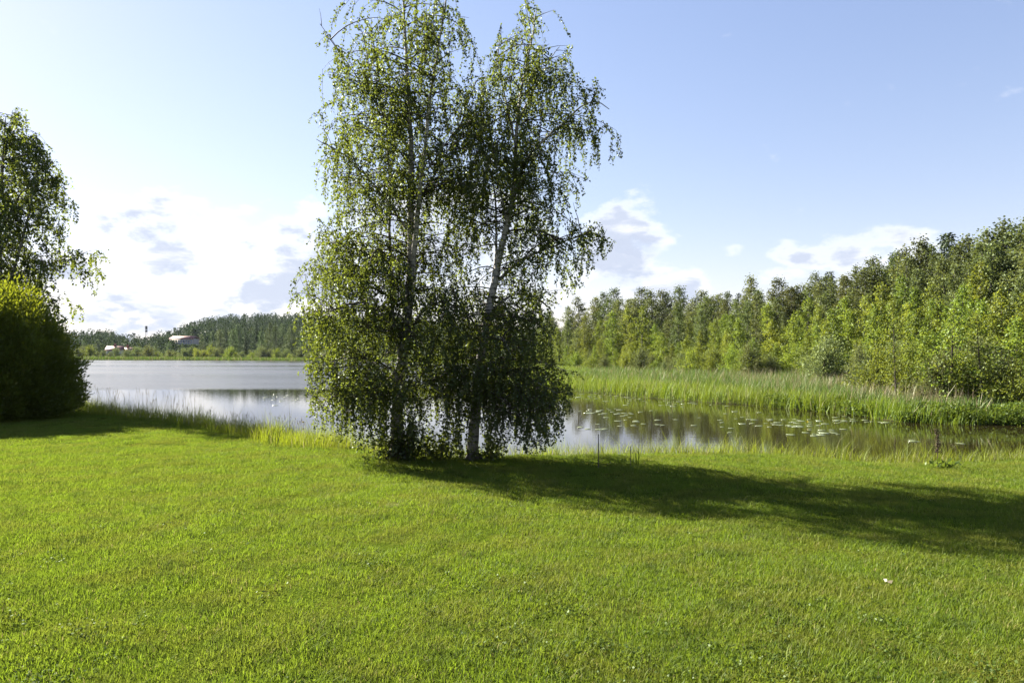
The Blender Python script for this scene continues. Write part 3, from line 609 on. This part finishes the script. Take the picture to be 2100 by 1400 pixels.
shoots(-1.93, 11.45, .36, .72, 70, 'leafy shoots hiding the foot of the left central birch', 51)
shoots(-1.35, 11.65, .40, .62, 60, 'low leafy shoots between the two central birch trunks', 52)
shoots(-.55, 11.5, .36, .50, 46, 'leafy shoots at the foot of the right central birch', 53)

# ------------------------------------------------------------------ forest trees: a few kinds grown once, then copied one by one
def grow_tree(kind, seed):
    r = np.random.default_rng(seed); trunk = Tubes(6); br = trunk; P, A, S = [], [], []
    if kind == 'tall':   H, t0, nb, rad, cl, lf, ls = 12.0, .10, 96, 2.35, 14, 13, (.12, .22)
    elif kind == 'mid':  H, t0, nb, rad, cl, lf, ls = 7.0, .05, 74, 1.6, 12, 12, (.10, .17)
    elif kind == 'young': H, t0, nb, rad, cl, lf, ls = 4.0, .04, 52, .95, 10, 12, (.075, .125)
    elif kind == 'sapling': H, t0, nb, rad, cl, lf, ls = 3.6, .05, 60, 1.0, 10, 10, (.05, .085)
    lean = r.normal(0, .02, 2) * H
    def ax(t): return np.array([lean[0] * t * t + .06 * math.sin(3 * t + seed), lean[1] * t * t, H * t])
    trunk.add([ax(t) for t in np.linspace(0, .96, 9)], .011 * H, .0018 * H)
    for i in range(nb):
        t = t0 + (1 - t0) * (i + r.uniform()) / nb; a = i * 2.4 + r.normal(0, .5); b = ax(t * .985)
        prof = min(1.0, .45 + 2.2 * (t - t0)) * (1 - t) ** .68 * 1.42 * (.72 + .5 * math.sin(a * 1.0 + 5 * t + seed) ** 2) + .05
        L = rad * prof * r.uniform(.62, 1.22); up = .35 + .9 * t + r.normal(0, .15)
        d = unit(np.array([math.cos(a), math.sin(a), up])); p = b.copy(); pts = [b]
        m = max(2, int(cl * L / rad)); 
        for j in range(m):
            d = unit(d + [0, 0, -.10] + r.normal(0, .08, 3)); p = p + d * L / m; pts.append(p)
            if j / m < .15 and L > .5: continue
            sp = .14 * (H / 12) ** .5 * (1.25 if kind == 'tall' else 1.05); k = int(lf * r.uniform(.5, 1.3))
            P.append(p + r.normal(0, sp, (k, 3)) * [1, 1, 1.15] - [0, 0, sp * .5]); A.append(r.normal(0, .8, (k, 3)) + [0, 0, -.35]); S.append(r.uniform(*ls, k))
        trunk.add(np.array(pts)[[0, len(pts) // 2, -1]], .0022 * H * (1 - .6 * t), .0007 * H)
    P, A, S = np.concatenate(P), np.concatenate(A), np.concatenate(S)
    return trunk.mesh(kind + '_trunk'), mesh(kind + '_crown', *leaves(P, A, S, .8, .4)), H
def grow_conifer(seed):
    r = np.random.default_rng(seed); H = 13.0; tb = Tubes(6); tb.add([(0, 0, 0), (0, 0, H * .5), (0, 0, H * .97)], .15, .015); P, A, S = [], [], []
    for i in range(150):
        t = .07 + .93 * (i + r.uniform()) / 150; a = i * 2.4 + r.normal(0, .3); L = (1 - t) ** .85 * 2.1 * r.uniform(.6, 1.15) + .12; b = np.array([0, 0, H * t]); m = max(2, int(L * 7))
        for j in range(m):
            q = (j + 1) / m; c = b + np.array([math.cos(a) * L * q, math.sin(a) * L * q, -.28 * L * q + .12 * L * q * q]); k = 6
            P.append(c + r.normal(0, .13, (k, 3)) * [1, 1, .7]); A.append(np.tile([math.cos(a), math.sin(a), -.35], (k, 1)) + r.normal(0, .4, (k, 3))); S.append(r.uniform(.16, .34, k))
    return tb.mesh('conifer_trunk'), mesh('conifer_crown', *leaves(np.concatenate(P), np.concatenate(A), np.concatenate(S), .5, .4)), H
def grow_shrub(seed, w=1.5, H=2.2):
    r = np.random.default_rng(seed); tb = Tubes(4); P, A = [], []
    for i in range(26):
        a = r.uniform(0, 6.28); q = r.uniform(.1, 1); t = np.array([math.cos(a) * w * q, math.sin(a) * w * q, H * (1 - .6 * q * q) * r.uniform(.75, 1.3)]); tb.add([t * [.06, .06, 0], t * [.4, .4, .55], t], .022, .006)
        for j in range(9):
            f = r.uniform(.35, 1.03); c = t * [f ** 1.3, f ** 1.3, f]; P.append(c + r.normal(0, .17, (15, 3))); A.append(r.normal(0, .8, (15, 3)) + [0, 0, .3])
    P = np.concatenate(P); P[:, 2] = np.abs(P[:, 2])
    return tb.mesh('shrub_stems'), mesh('shrub_crown', *leaves(P, np.concatenate(A), r.uniform(.08, .15, len(P)), .55, .4)), H
KIND = {'tall': [grow_tree('tall', 100 + i) for i in range(6)], 'mid': [grow_tree('mid', 120 + i) for i in range(5)], 'young': [grow_tree('young', 140 + i) for i in range(5)],
        'sapling': [grow_tree('sapling', 160 + i) for i in range(3)], 'conifer': [grow_conifer(180 + i) for i in range(3)], 'shrub': [grow_shrub(190 + i) for i in range(4)]}
BARK = {'tall': 'grey_bark', 'mid': 'grey_bark', 'young': 'dark_bark', 'sapling': 'dark_bark', 'conifer': 'dark_bark', 'shrub': 'dark_bark'}
VAR = {}
def plant(kind, name, px, D, h, leaf, label, cat='tree', group=None, fat=1.0, seed=None):
    """one tree with its own trunk and crown; meshes are shared between alike trees"""
    i = random.randrange(len(KIND[kind])) if seed is None else seed % len(KIND[kind]); tm, cm, H = KIND[kind][i]
    key = (kind, i, leaf)
    if key not in VAR:
        t2, c2 = tm.copy(), cm.copy(); t2.materials.append(M[BARK[kind]]); c2.materials.append(M[leaf]); VAR[key] = (t2, c2)
    t2, c2 = VAR[key]; x = (px - 1050) / FPX * D; z = float(height(x, D)); s = h / H; w = s * fat * random.uniform(.88, 1.14)
    root = empty(name, (x, D, z - .04), random.uniform(0, 6.28), (w, w, s)); tag(root, label, cat, group)
    stem = 'stems' if kind == 'shrub' else 'trunk'
    put(stem, t2, None, root); cr = put('crown', c2, None, root); cr['kind'] = 'stuff'
    return root
TOPX = [1000, 1120, 1160, 1195, 1240, 1300, 1350, 1420, 1500, 1560, 1620, 1680, 1740, 1790, 1830, 1870, 1910, 1950, 1990, 2040, 2070, 2110, 2200, 2330]
TOPY = [640, 640, 634, 606, 598, 600, 592, 596, 584, 572, 574, 560, 552, 530, 516, 492, 488, 482, 476, 464, 462, 440, 420, 400]
def top_h(px, D, drop=0.0): return (HOR - np.interp(px, TOPX, TOPY) - drop) / FPX * D + EYE
def edge_d(px): return float(np.interp(px, *FPXD))
def strip(px):                        # what one can find nearby, for the labels
    for lim, txt in ((1180, 'beside the right birch'), (1250, 'beyond the end of the inlet'), (1380, 'under the tall cumulus'), (1470, 'behind the left sedge bank'), (1560, 'behind the bright sedge bank'),
                     (1650, 'behind the left cattails'), (1730, 'behind the grey-green willow'), (1800, 'left of the lone young birch'), (1880, 'behind the lone young birch'), (2000, 'behind the birches on the dark bank'), (2110, 'at the right edge')):
        if px < lim: return txt
    return 'just past the right edge'
for i in range(64):                   # back row, makes the skyline
    px = 1105 + i * 1130 / 64 + random.uniform(-7, 7); D = edge_d(px) * random.uniform(1.42, 1.60); h = top_h(px, D, random.choice((-10, -4, 0, 5, 12, 20, 28)))
    con = random.random() < .10
    plant('conifer' if con else 'tall', 'spruce_tree' if con else 'birch_tree', px, D, h, 'conifer_leaf' if con else 'tall_leaf',
          ('dark pointed spruce ' if con else 'tall olive-green birch ') + 'on the forest skyline ' + strip(px), group='forest trees across the inlet', fat=1.3 if px < 1650 else 1.18)
for i in range(58):                   # second row
    px = 1110 + i * 1130 / 58 + random.uniform(-9, 9); D = edge_d(px) * random.uniform(1.24, 1.40); h = top_h(px, D, random.choice((12, 24, 36, 50, 64)) * D / edge_d(px) * .9)
    plant('tall', 'birch_tree', px, D, h, 'tall_leaf', ('tall' if h > 9.5 else 'lower') + ' full-crowned green birch below the skyline ' + strip(px), group='forest trees across the inlet', fat=1.3 if px < 1650 else 1.18)
for i in range(60):                   # middle-height trees
    px = 1110 + i * 1130 / 60 + random.uniform(-9, 9); D = edge_d(px) * random.uniform(1.10, 1.24); h = (top_h(px, D) - EYE) * random.uniform(.45, .78) + EYE
    plant('mid', 'birch_tree', px, D, h, 'tall_leaf' if random.random() < .45 else 'young_leaf', ('larger' if h > 6.8 else 'smaller') + ' medium-height birch halfway down the forest front ' + strip(px), group='forest trees across the inlet', fat=.95)
for i in range(92):                   # light young trees along the edge
    px = 1115 + i * 1130 / 92 + random.uniform(-7, 7); D = edge_d(px) * random.uniform(.97, 1.12); h = random.uniform(2.0, 4.4) * (1.15 if px > 1500 else 1.0)
    plant('young', 'young_birch', px, D, h, 'young_leaf', ('taller' if h > 3.5 else 'short') + ' slim yellow-green tree on the forest edge ' + strip(px), group='young trees on the forest edge')
for i in range(64):
    px = random.uniform(1120, 2220); D = edge_d(px) * random.uniform(.90, 1.04)
    plant('shrub', 'willow_shrub', px, D, random.uniform(1.0, 2.3), random.choice(('young_leaf', 'willow_leaf')), 'low rounded shrub at the back of the reeds ' + strip(px), 'shrub', 'shrubs at the back of the reeds')
for i in range(22):
    px = 1770 + i * 17 + random.uniform(-8, 8); D = np.interp(px, [1770, 1900, 2150], [30, 25, 22.6]) + random.uniform(-.6, 2.2); hs = random.uniform(.8, 2.1)
    plant('shrub', 'leafy_shrub', px, D, hs, random.choice(('young_leaf', 'young_leaf', 'tall_leaf')), ('taller' if hs > 1.4 else 'low') + ' leafy green shrub on the far bank ' + strip(px), 'shrub', 'leafy shrubs on the far bank', fat=.8)
# those that stand out in front
plant('sapling', 'young_birch', 1838, 26.0, 4.1, 'young_leaf', 'slender open young birch standing alone in the cattails', fat=.8, seed=0)
plant('sapling', 'young_birch', 1955, 24.6, 3.9, 'young_leaf', 'leafy yellow-green birch leaning over the dark far bank', fat=1.15, seed=1)
plant('sapling', 'young_birch', 2010, 23.8, 3.5, 'young_leaf', 'rightmost leafy young birch above the dark muddy bank', fat=1.1, seed=2)
plant('sapling', 'young_birch', 1905, 25.4, 2.6, 'young_leaf', 'short bushy birch between the two taller ones on the far bank', fat=1.1, seed=1)
plant('shrub', 'willow_shrub', 1690, 40, 2.6, 'willow_leaf', 'grey-green rounded willow in front of the forest behind the cattails', 'shrub', fat=.9, seed=2)
plant('shrub', 'willow_shrub', 1770, 35, 2.0, 'willow_leaf', 'grey-green willow left of the lone young birch', 'shrub', fat=.9, seed=1)
plant('young', 'young_birch', 2085, 25.5, 3.3, 'young_leaf', 'bright young tree on the right edge of the picture', fat=1.2, seed=3)
plant('young', 'young_birch', 2150, 24.5, 3.6, 'young_leaf', 'bright young tree just past the right edge', fat=1.2, seed=1)

# ------------------------------------------------------------------ the distant shore
FTX = [-260, 0, 170, 230, 280, 340, 400, 440, 480, 520, 560, 610, 660, 800, 1000, 1150]
FTY = [690, 690, 697, 700, 702, 702, 688, 672, 664, 655, 660, 655, 660, 650, 645, 640]
def shore_d(px): return float(np.interp(px, [-260, 0, 170, 400, 600, 800, 1000, 1150], [285, 290, 292, 272, 246, 228, 178, 138]))
def fstrip(px): return 'left of the red-roofed house' if px < 222 else 'right of the orange-roofed house' if px < 350 else 'below the long building' if px < 410 else 'left of the central birches' if px < 660 else 'behind the central birches'
for i in range(96):
    px = -240 + i * 1380 / 96 + random.uniform(-6, 6)
    if 212 < px < 275 and i % 3: continue
    back = i % 2; D = shore_d(px) * (random.uniform(1.10, 1.22) if back else random.uniform(1.0, 1.08)); h = max(3.5, (HOR - np.interp(px, FTX, FTY) - (random.uniform(-3, 6) if back else random.uniform(5, 28))) / FPX * D + EYE - float(height((px - 1050) / FPX * D, D)))
    if 335 < px < 412: h = min(h, max(2.5, (HOR - (706 if px > 362 else 700)) / FPX * D + EYE - 1))
    con = random.random() < .22
    plant('conifer' if con else 'tall', 'spruce_tree' if con else 'birch_tree', px, D, h, 'conifer_leaf' if con else 'far_leaf', ('dark conifer' if con else 'broad green tree') + (' in the second row' if back else ' in the front row') + ' on the far shore ' + fstrip(px), group='trees on the far shore', fat=1.25 if not con else 1.0)
for i in range(70):
    px = -200 + i * 1000 / 70 + random.uniform(-6, 6); D = shore_d(px) * random.uniform(.955, 1.0); hh_ = random.uniform(1.8, 4.4)
    plant('shrub', 'willow_shrub', px, D, hh_, 'willow_leaf' if random.random() < .7 else 'young_leaf', ('large' if hh_ > 3.4 else 'small' if hh_ < 2.5 else 'middling') + ' pale rounded willow on the far waterline ' + fstrip(px), 'shrub', 'willows on the far waterline', fat=1.3)
# forest on the hill, one mass
P, A, S = [], [], []
for i in range(3000):
    px = rng.uniform(-350, 1250); D = rng.uniform(330, 760) if i % 3 else rng.uniform(640, 730); x_ = (px - 1050) / FPX * D
    if 205 < px < 285 and D < 350: continue
    z = float(np.interp(px, HPX, HZ) * sst((D - 268) / 420) + .8); h = rng.uniform(8, 14) if D > 420 else rng.uniform(6, 10); con = rng.uniform() < .55; k = 100
    if 335 < px < 415 and D < 445: h = min(h, EYE + (HOR - (707 if px > 362 else 698)) / FPX * D - z)
    if h < 2: continue
    t = rng.uniform(.05, 1, k); a = rng.uniform(0, 6.28, k); rad = (1.9 * (1 - t) ** .9 if con else 2.5 * np.sqrt(np.clip(1 - (2 * t - .9) ** 2 / 1.25, 0, 1))) * rng.uniform(.7, 1.05, k)
    P.append(np.stack([x_ + rad * np.cos(a), D + rad * np.sin(a), z + h * t], 1)); A.append(np.stack([np.cos(a), np.sin(a), np.full(k, -.5 if con else .4)], 1)); S.append(rng.uniform(.6, 1.3, k))
lv, lf = leaves(np.concatenate(P), np.concatenate(A), np.concatenate(S), .8, .5)
tag(put('hill_forest', mesh('hill_forest', lv, lf), M['hill_leaf']), 'dark mixed forest covering the distant hill', 'forest', kind='stuff')

# ------------------------------------------------------------------ buildings on the far shore
def paint(name, c, rough=.7):
    return plain(name, tuple(v * .88 for v in c), c, 1.5, rough, bump=.05)
M['cream'] = paint('cream_wall', (.50, .44, .38)); M['red_roof'] = paint('red_roof', (.33, .15, .13)); M['pane'] = plain('window_glass', (.10, .13, .20), (.22, .28, .40), 3, .15, bump=0, spec=.6)
M['white'] = paint('white_wall', (.55, .53, .50)); M['orange_roof'] = paint('orange_roof', (.38, .20, .12)); M['brick'] = paint('brick_wall', (.35, .13, .10)); M['steel'] = paint('dark_steel', (.10, .10, .11), .5)
def box(a, b, name):
    (x0, y0, z0), (x1, y1, z1) = a, b
    return mesh(name, [(x0, y0, z0), (x1, y0, z0), (x1, y1, z0), (x0, y1, z0), (x0, y0, z1), (x1, y0, z1), (x1, y1, z1), (x0, y1, z1)], [(0, 3, 2, 1), (4, 5, 6, 7), (0, 1, 5, 4), (1, 2, 6, 5), (2, 3, 7, 6), (3, 0, 4, 7)])
def gable(w, d, z0, z1, over, name):
    w, d = w / 2 + over, d / 2 + over; t = .25
    v = [(-w, -d, z0), (w, -d, z0), (w, 0, z1), (-w, 0, z1), (w, d, z0), (-w, d, z0)]; v += [(a, b, c - t) for a, b, c in v]
    f = [(0, 1, 2, 3), (3, 2, 4, 5), (6, 9, 8, 7), (9, 11, 10, 8), (0, 6, 7, 1), (4, 10, 11, 5), (0, 3, 9, 6), (3, 5, 11, 9), (1, 7, 8, 2), (2, 8, 10, 4)]
    return mesh(name, v, f)
D = 432; bx = (379 - 1050) / FPX * D; bz = EYE + (HOR - 711) / FPX * D
ab = empty('apartment_building', (bx, D, bz), R(-4), (.82, .82, .9)); tag(ab, 'long cream building with low red roof on the wooded hillside', 'building')
put('wall', box((-9, -5, -6), (9, 5, 5.6), 'building_wall'), M['cream'], ab); put('roof', gable(18, 10, 5.6, 7.6, .6, 'building_roof'), M['red_roof'], ab)
wm = box((-.55, -.12, -.65), (.55, .02, .65), 'window_pane'); fm = box((-.65, -.06, -.75), (.65, .04, .75), 'window_frame')
for st in range(3):
    for k in range(9):
        w = put('window', fm, M['white'], ab); w.location = (-8 + k * 2, -5.0, .2 + st * 1.9); q = put('pane', wm, M['pane'], w)
def house(px, D, w, wallm, roofm, zoff, label):
    x = (px - 1050) / FPX * D; h = empty('house', (x, D, float(height(x, D)) - .1), R(14)); tag(h, label, 'house')
    put('wall', box((-w / 2, -2.6, -.5), (w / 2, 2.6, 2.5 + zoff), 'house_wall'), wallm, h); r = put('roof', gable(w, 5.2, 2.4 + zoff, 4.3 + zoff, .5, 'house_roof'), roofm, h)
    put('chimney', box((-.4, -.3, 3.9 + zoff), (.3, .4, 5.5 + zoff), 'house_chimney'), M['brick'], r)
    for k in (-1, 0, 1):
        q = put('window', fm, M['white'], h); q.location = (k * w * .3, -2.6, 1.3 + zoff); put('pane', wm, M['pane'], q)
house(236, 316, 6.0, M['white'], M['red_roof'], .4, 'small white house with red roof among the far shore trees')
house(262, 322, 3.6, M['brick'], M['orange_roof'], -.1, 'small orange-roofed house right of the red-roofed house')
D = 560; x_ = (300 - 1050) / FPX * D; z_ = EYE + (HOR - 700) / FPX * D
ms = empty('radio_mast', (x_, D, z_)); tag(ms, 'dark radio mast standing above the trees on the distant hill', 'mast')
tb = Tubes(4)
for a in range(4): tb.add([(.9 * math.cos(a * 1.57), .9 * math.sin(a * 1.57), -4), (.6 * math.cos(a * 1.57), .6 * math.sin(a * 1.57), 12.5)], .12, .1)
for k in range(14):
    a = k * 1.57; tb.add([(.8 * math.cos(a), .8 * math.sin(a), k - 1), (.75 * math.cos(a + 1.57), .75 * math.sin(a + 1.57), k)], .07, .07)
put('lattice', tb.mesh('mast_lattice'), M['steel'], ms)
for k, z in enumerate((8.5, 10.5, 12)): o = put('antenna', box((-.9, -.25, -.7), (.9, .25, .7), 'mast_antenna'), M['steel'], ms); o.location = (0, 0, z)

# ------------------------------------------------------------------ water plants
def pad(seed):
    r = np.random.default_rng(seed); m = 16; a = np.linspace(.16, 2 * math.pi - .16, m); rr = 1 + .05 * np.sin(3 * a + seed) + r.normal(0, .02, m)
    v = [(.12, 0, 0)] + [(math.cos(t) * q, math.sin(t) * q * .9, .03 * r.uniform()) for t, q in zip(a, rr)]; v += [(p[0], p[1], p[2] - .05) for p in v]
    f = [(0, i, i + 1) for i in range(1, m)]; o = m + 1
    for i in range(1, m): f += [(i, i + o, i + 1), (i + 1, i + o, i + 1 + o)]
    return mesh('lily_pad', v, f)
PADS = [pad(i) for i in range(5)]
M['pad'] = plain('lily_pad', (.16, .20, .08), (.30, .33, .17), 3, .2, bump=.1, spec=.9)
for p_ in PADS: p_.materials.append(M['pad'])
CL = [(1240, 812, 95, 9, 46, 'in the dense patch below the sedge bank'), (1255, 845, 60, 7, 34, 'in the loose row beside the right birch'), (1400, 828, 110, 8, 24, 'along the foot of the sedge bank'),
      (1300, 868, 90, 16, 14, 'scattered in front of the forest reflection'), (1500, 862, 120, 20, 20, 'scattered in the middle of the inlet'), (1640, 868, 60, 10, 34, 'in the cluster below the cattails'),
      (1690, 888, 60, 6, 18, 'in the nearer cluster below the cattails'), (1800, 862, 160, 6, 22, 'along the dark muddy bank'), (590, 818, 60, 8, 26, 'on the calm water left of the birches'), (1230, 880, 40, 10, 6, 'beside the hanging birch twigs'), (1950, 905, 100, 8, 6, 'near the right shore')]
for cx, cyy, rx, ry, n_, where in CL:
    for k in range(n_):
        for _ in range(20):
            px = random.gauss(cx, rx * .55); py = random.gauss(cyy, ry * .55); Y = (EYE - ZW) * FPX / (py - HOR); X = (px - 1050) / FPX * Y
            if float(sdist(np.array([X]), np.array([Y]))[0]) < -.35: break
        else: continue
        o = put('lily_pad', random.choice(PADS)); s_ = random.uniform(.06, .125); o.scale = (s_, s_, s_ * .5); o.location = (X, Y, ZW + .006 + random.uniform(0, .004)); o.rotation_euler.z = random.uniform(0, 6.28)
        tag(o, 'flat green lily pad ' + where, 'lily pad', 'lily pads ' + where)
M['yellow'] = plain('yellow_petal', (.75, .55, .02), (.85, .68, .05), 4, .5, bump=0); 
def flower(px, py, label):
    Y = (EYE - ZW) * FPX / (py - HOR); X = (px - 1050) / FPX * Y; f = empty('water_lily_flower', (X, Y, ZW)); tag(f, label, 'flower')
    tb = Tubes(4); tb.add([(0, 0, -.05), (.004, 0, .04), (0, 0, .09)], .006, .005); put('stem', tb.mesh('lily_stem'), M['weed'], f)
    pv, pf = leaves(np.tile([0, 0, .085], (7, 1)), [(math.cos(a), math.sin(a), 1.1) for a in np.arange(7) * .9], np.full(7, .05), .9, 0.0); put('petals', mesh('petals', pv, pf), M['yellow'], f)
flower(1655, 872, 'yellow water lily flower in the pad cluster below the cattails'); flower(622, 872, 'yellow water lily flower on the bright water left of the birches')

def iris(px, py, n, h, label):
    Y = EYE * FPX / (py - HOR); X = (px - 1050) / FPX * Y; z = float(height(X, Y)); o = empty('iris_plant', (X, Y, z)); tag(o, label, 'plant', 'sword-leaved plants on the near bank')
    for k in range(n):
        a = rng.uniform(0, 6.28, 1); v, f = blades(np.array([[rng.normal(0, .03), rng.normal(0, .03), -.02]]), [h * rng.uniform(.65, 1)], [.008], [rng.uniform(.08, .6)], az=a); put('leaf', mesh('iris_leaf', v, f), M['weed'], o)
iris(432, 888, 9, .62, 'sword-leaved iris clump on the left bank'); iris(562, 917, 8, .55, 'low spreading iris clump where the bank nears the birches'); iris(368, 882, 7, .5, 'small iris clump nearest the bush')
iris(1310, 952, 7, .40, 'sword-leaved clump beside the short wooden stake'); iris(470, 895, 6, .45, 'narrow iris clump right of the tallest iris')

def stake(px, py, top, r, label):
    Y = EYE * FPX / (py - HOR); X = (px - 1050) / FPX * Y; z = float(height(X, Y)); tb = Tubes(6); L = (py - top) / FPX * Y
    tb.add([(0, 0, -.15), (.004, 0, L * .5), (.001, .004, L), (.001, .004, L + .004)], r, r * .8); o = put('wooden_stake', tb.mesh('wooden_stake'), M['stake']); o.location = (X, Y, z); tag(o, label, 'stake')
stake(1227, 958, 888, .008, 'thin dark stake in the shore grass right of the birches'); stake(1293, 955, 914, .006, 'shorter thin stake in the shore grass further right')
def dock():
    Y = EYE * FPX / (957 - HOR); X = (1922 - 1050) / FPX * Y; o = empty('dead_dock_plant', (X, Y, float(height(X, Y)))); tag(o, 'dark brown dried dock stalk on the right bank', 'plant')
    tb = Tubes(4); tb.add([(0, 0, -.02), (.01, 0, .3), (-.012, 0, .60)], .007, .004)
    for k in range(4): z = .28 + .07 * k; tb.add([(.005, 0, z), (.03 * (-1) ** k, .01, z + .07), (.032 * (-1) ** k, .01, z + .15)], .004, .002)
    put('stalk', tb.mesh('dock_stalk'), M['dead'], o)
    n = 420; z = rng.uniform(.24, .61, n); p = np.stack([rng.normal(0, .017, n), rng.normal(0, .014, n), z], 1); lv, lf = leaves(p, rng.normal(0, 1, (n, 3)), rng.uniform(.012, .022, n), .8); put('seed_head', mesh('dock_seeds', lv, lf), M['dead'], o)
    n = 60; p = np.stack([rng.normal(0.05, .12, n), rng.normal(-.05, .08, n), rng.uniform(.01, .1, n)], 1); lv, lf = leaves(p, rng.normal(0, 1, (n, 3)) + [0, 0, .4], rng.uniform(.06, .12, n), .5); put('foliage', mesh('dock_leaves', lv, lf), M['weed'], o)
dock()
# a pale fallen leaf on the lawn
Y = EYE * FPX / (1207 - HOR); X = (1820 - 1050) / FPX * Y
lv, lf = leaves([[0, 0, 0], [.005, .01, .004]], [[1, .2, .25], [-.3, 1, .2]], [.05, .04], .7, 0)
o = put('fallen_leaf', mesh('fallen_leaf', lv, lf), M['reed']); o.location = (X, Y, float(height(X, Y)) + .045); tag(o, 'small pale fallen leaf lying on the sunlit lawn at right', 'leaf')

# ------------------------------------------------------------------ thin summer haze over the lake and hill
hz = put('haze', box((-1500, -70, -3.0), (1500, 1500, 50.0), 'haze'))
hm, ht = newmat('haze'); pvn = N(ht, 'ShaderNodeVolumePrincipled'); pvn.inputs['Density'].default_value = .00004; pvn.inputs['Color'].default_value = (.70, .84, 1, 1); pvn.inputs['Anisotropy'].default_value = 0
ho = N(ht, 'ShaderNodeOutputMaterial'); ht.links.new(pvn.outputs[0], ho.inputs['Volume']); hz.data.materials.append(hm)
tag(hz, 'thin pale summer haze over the lake and hill', 'haze', kind='stuff')
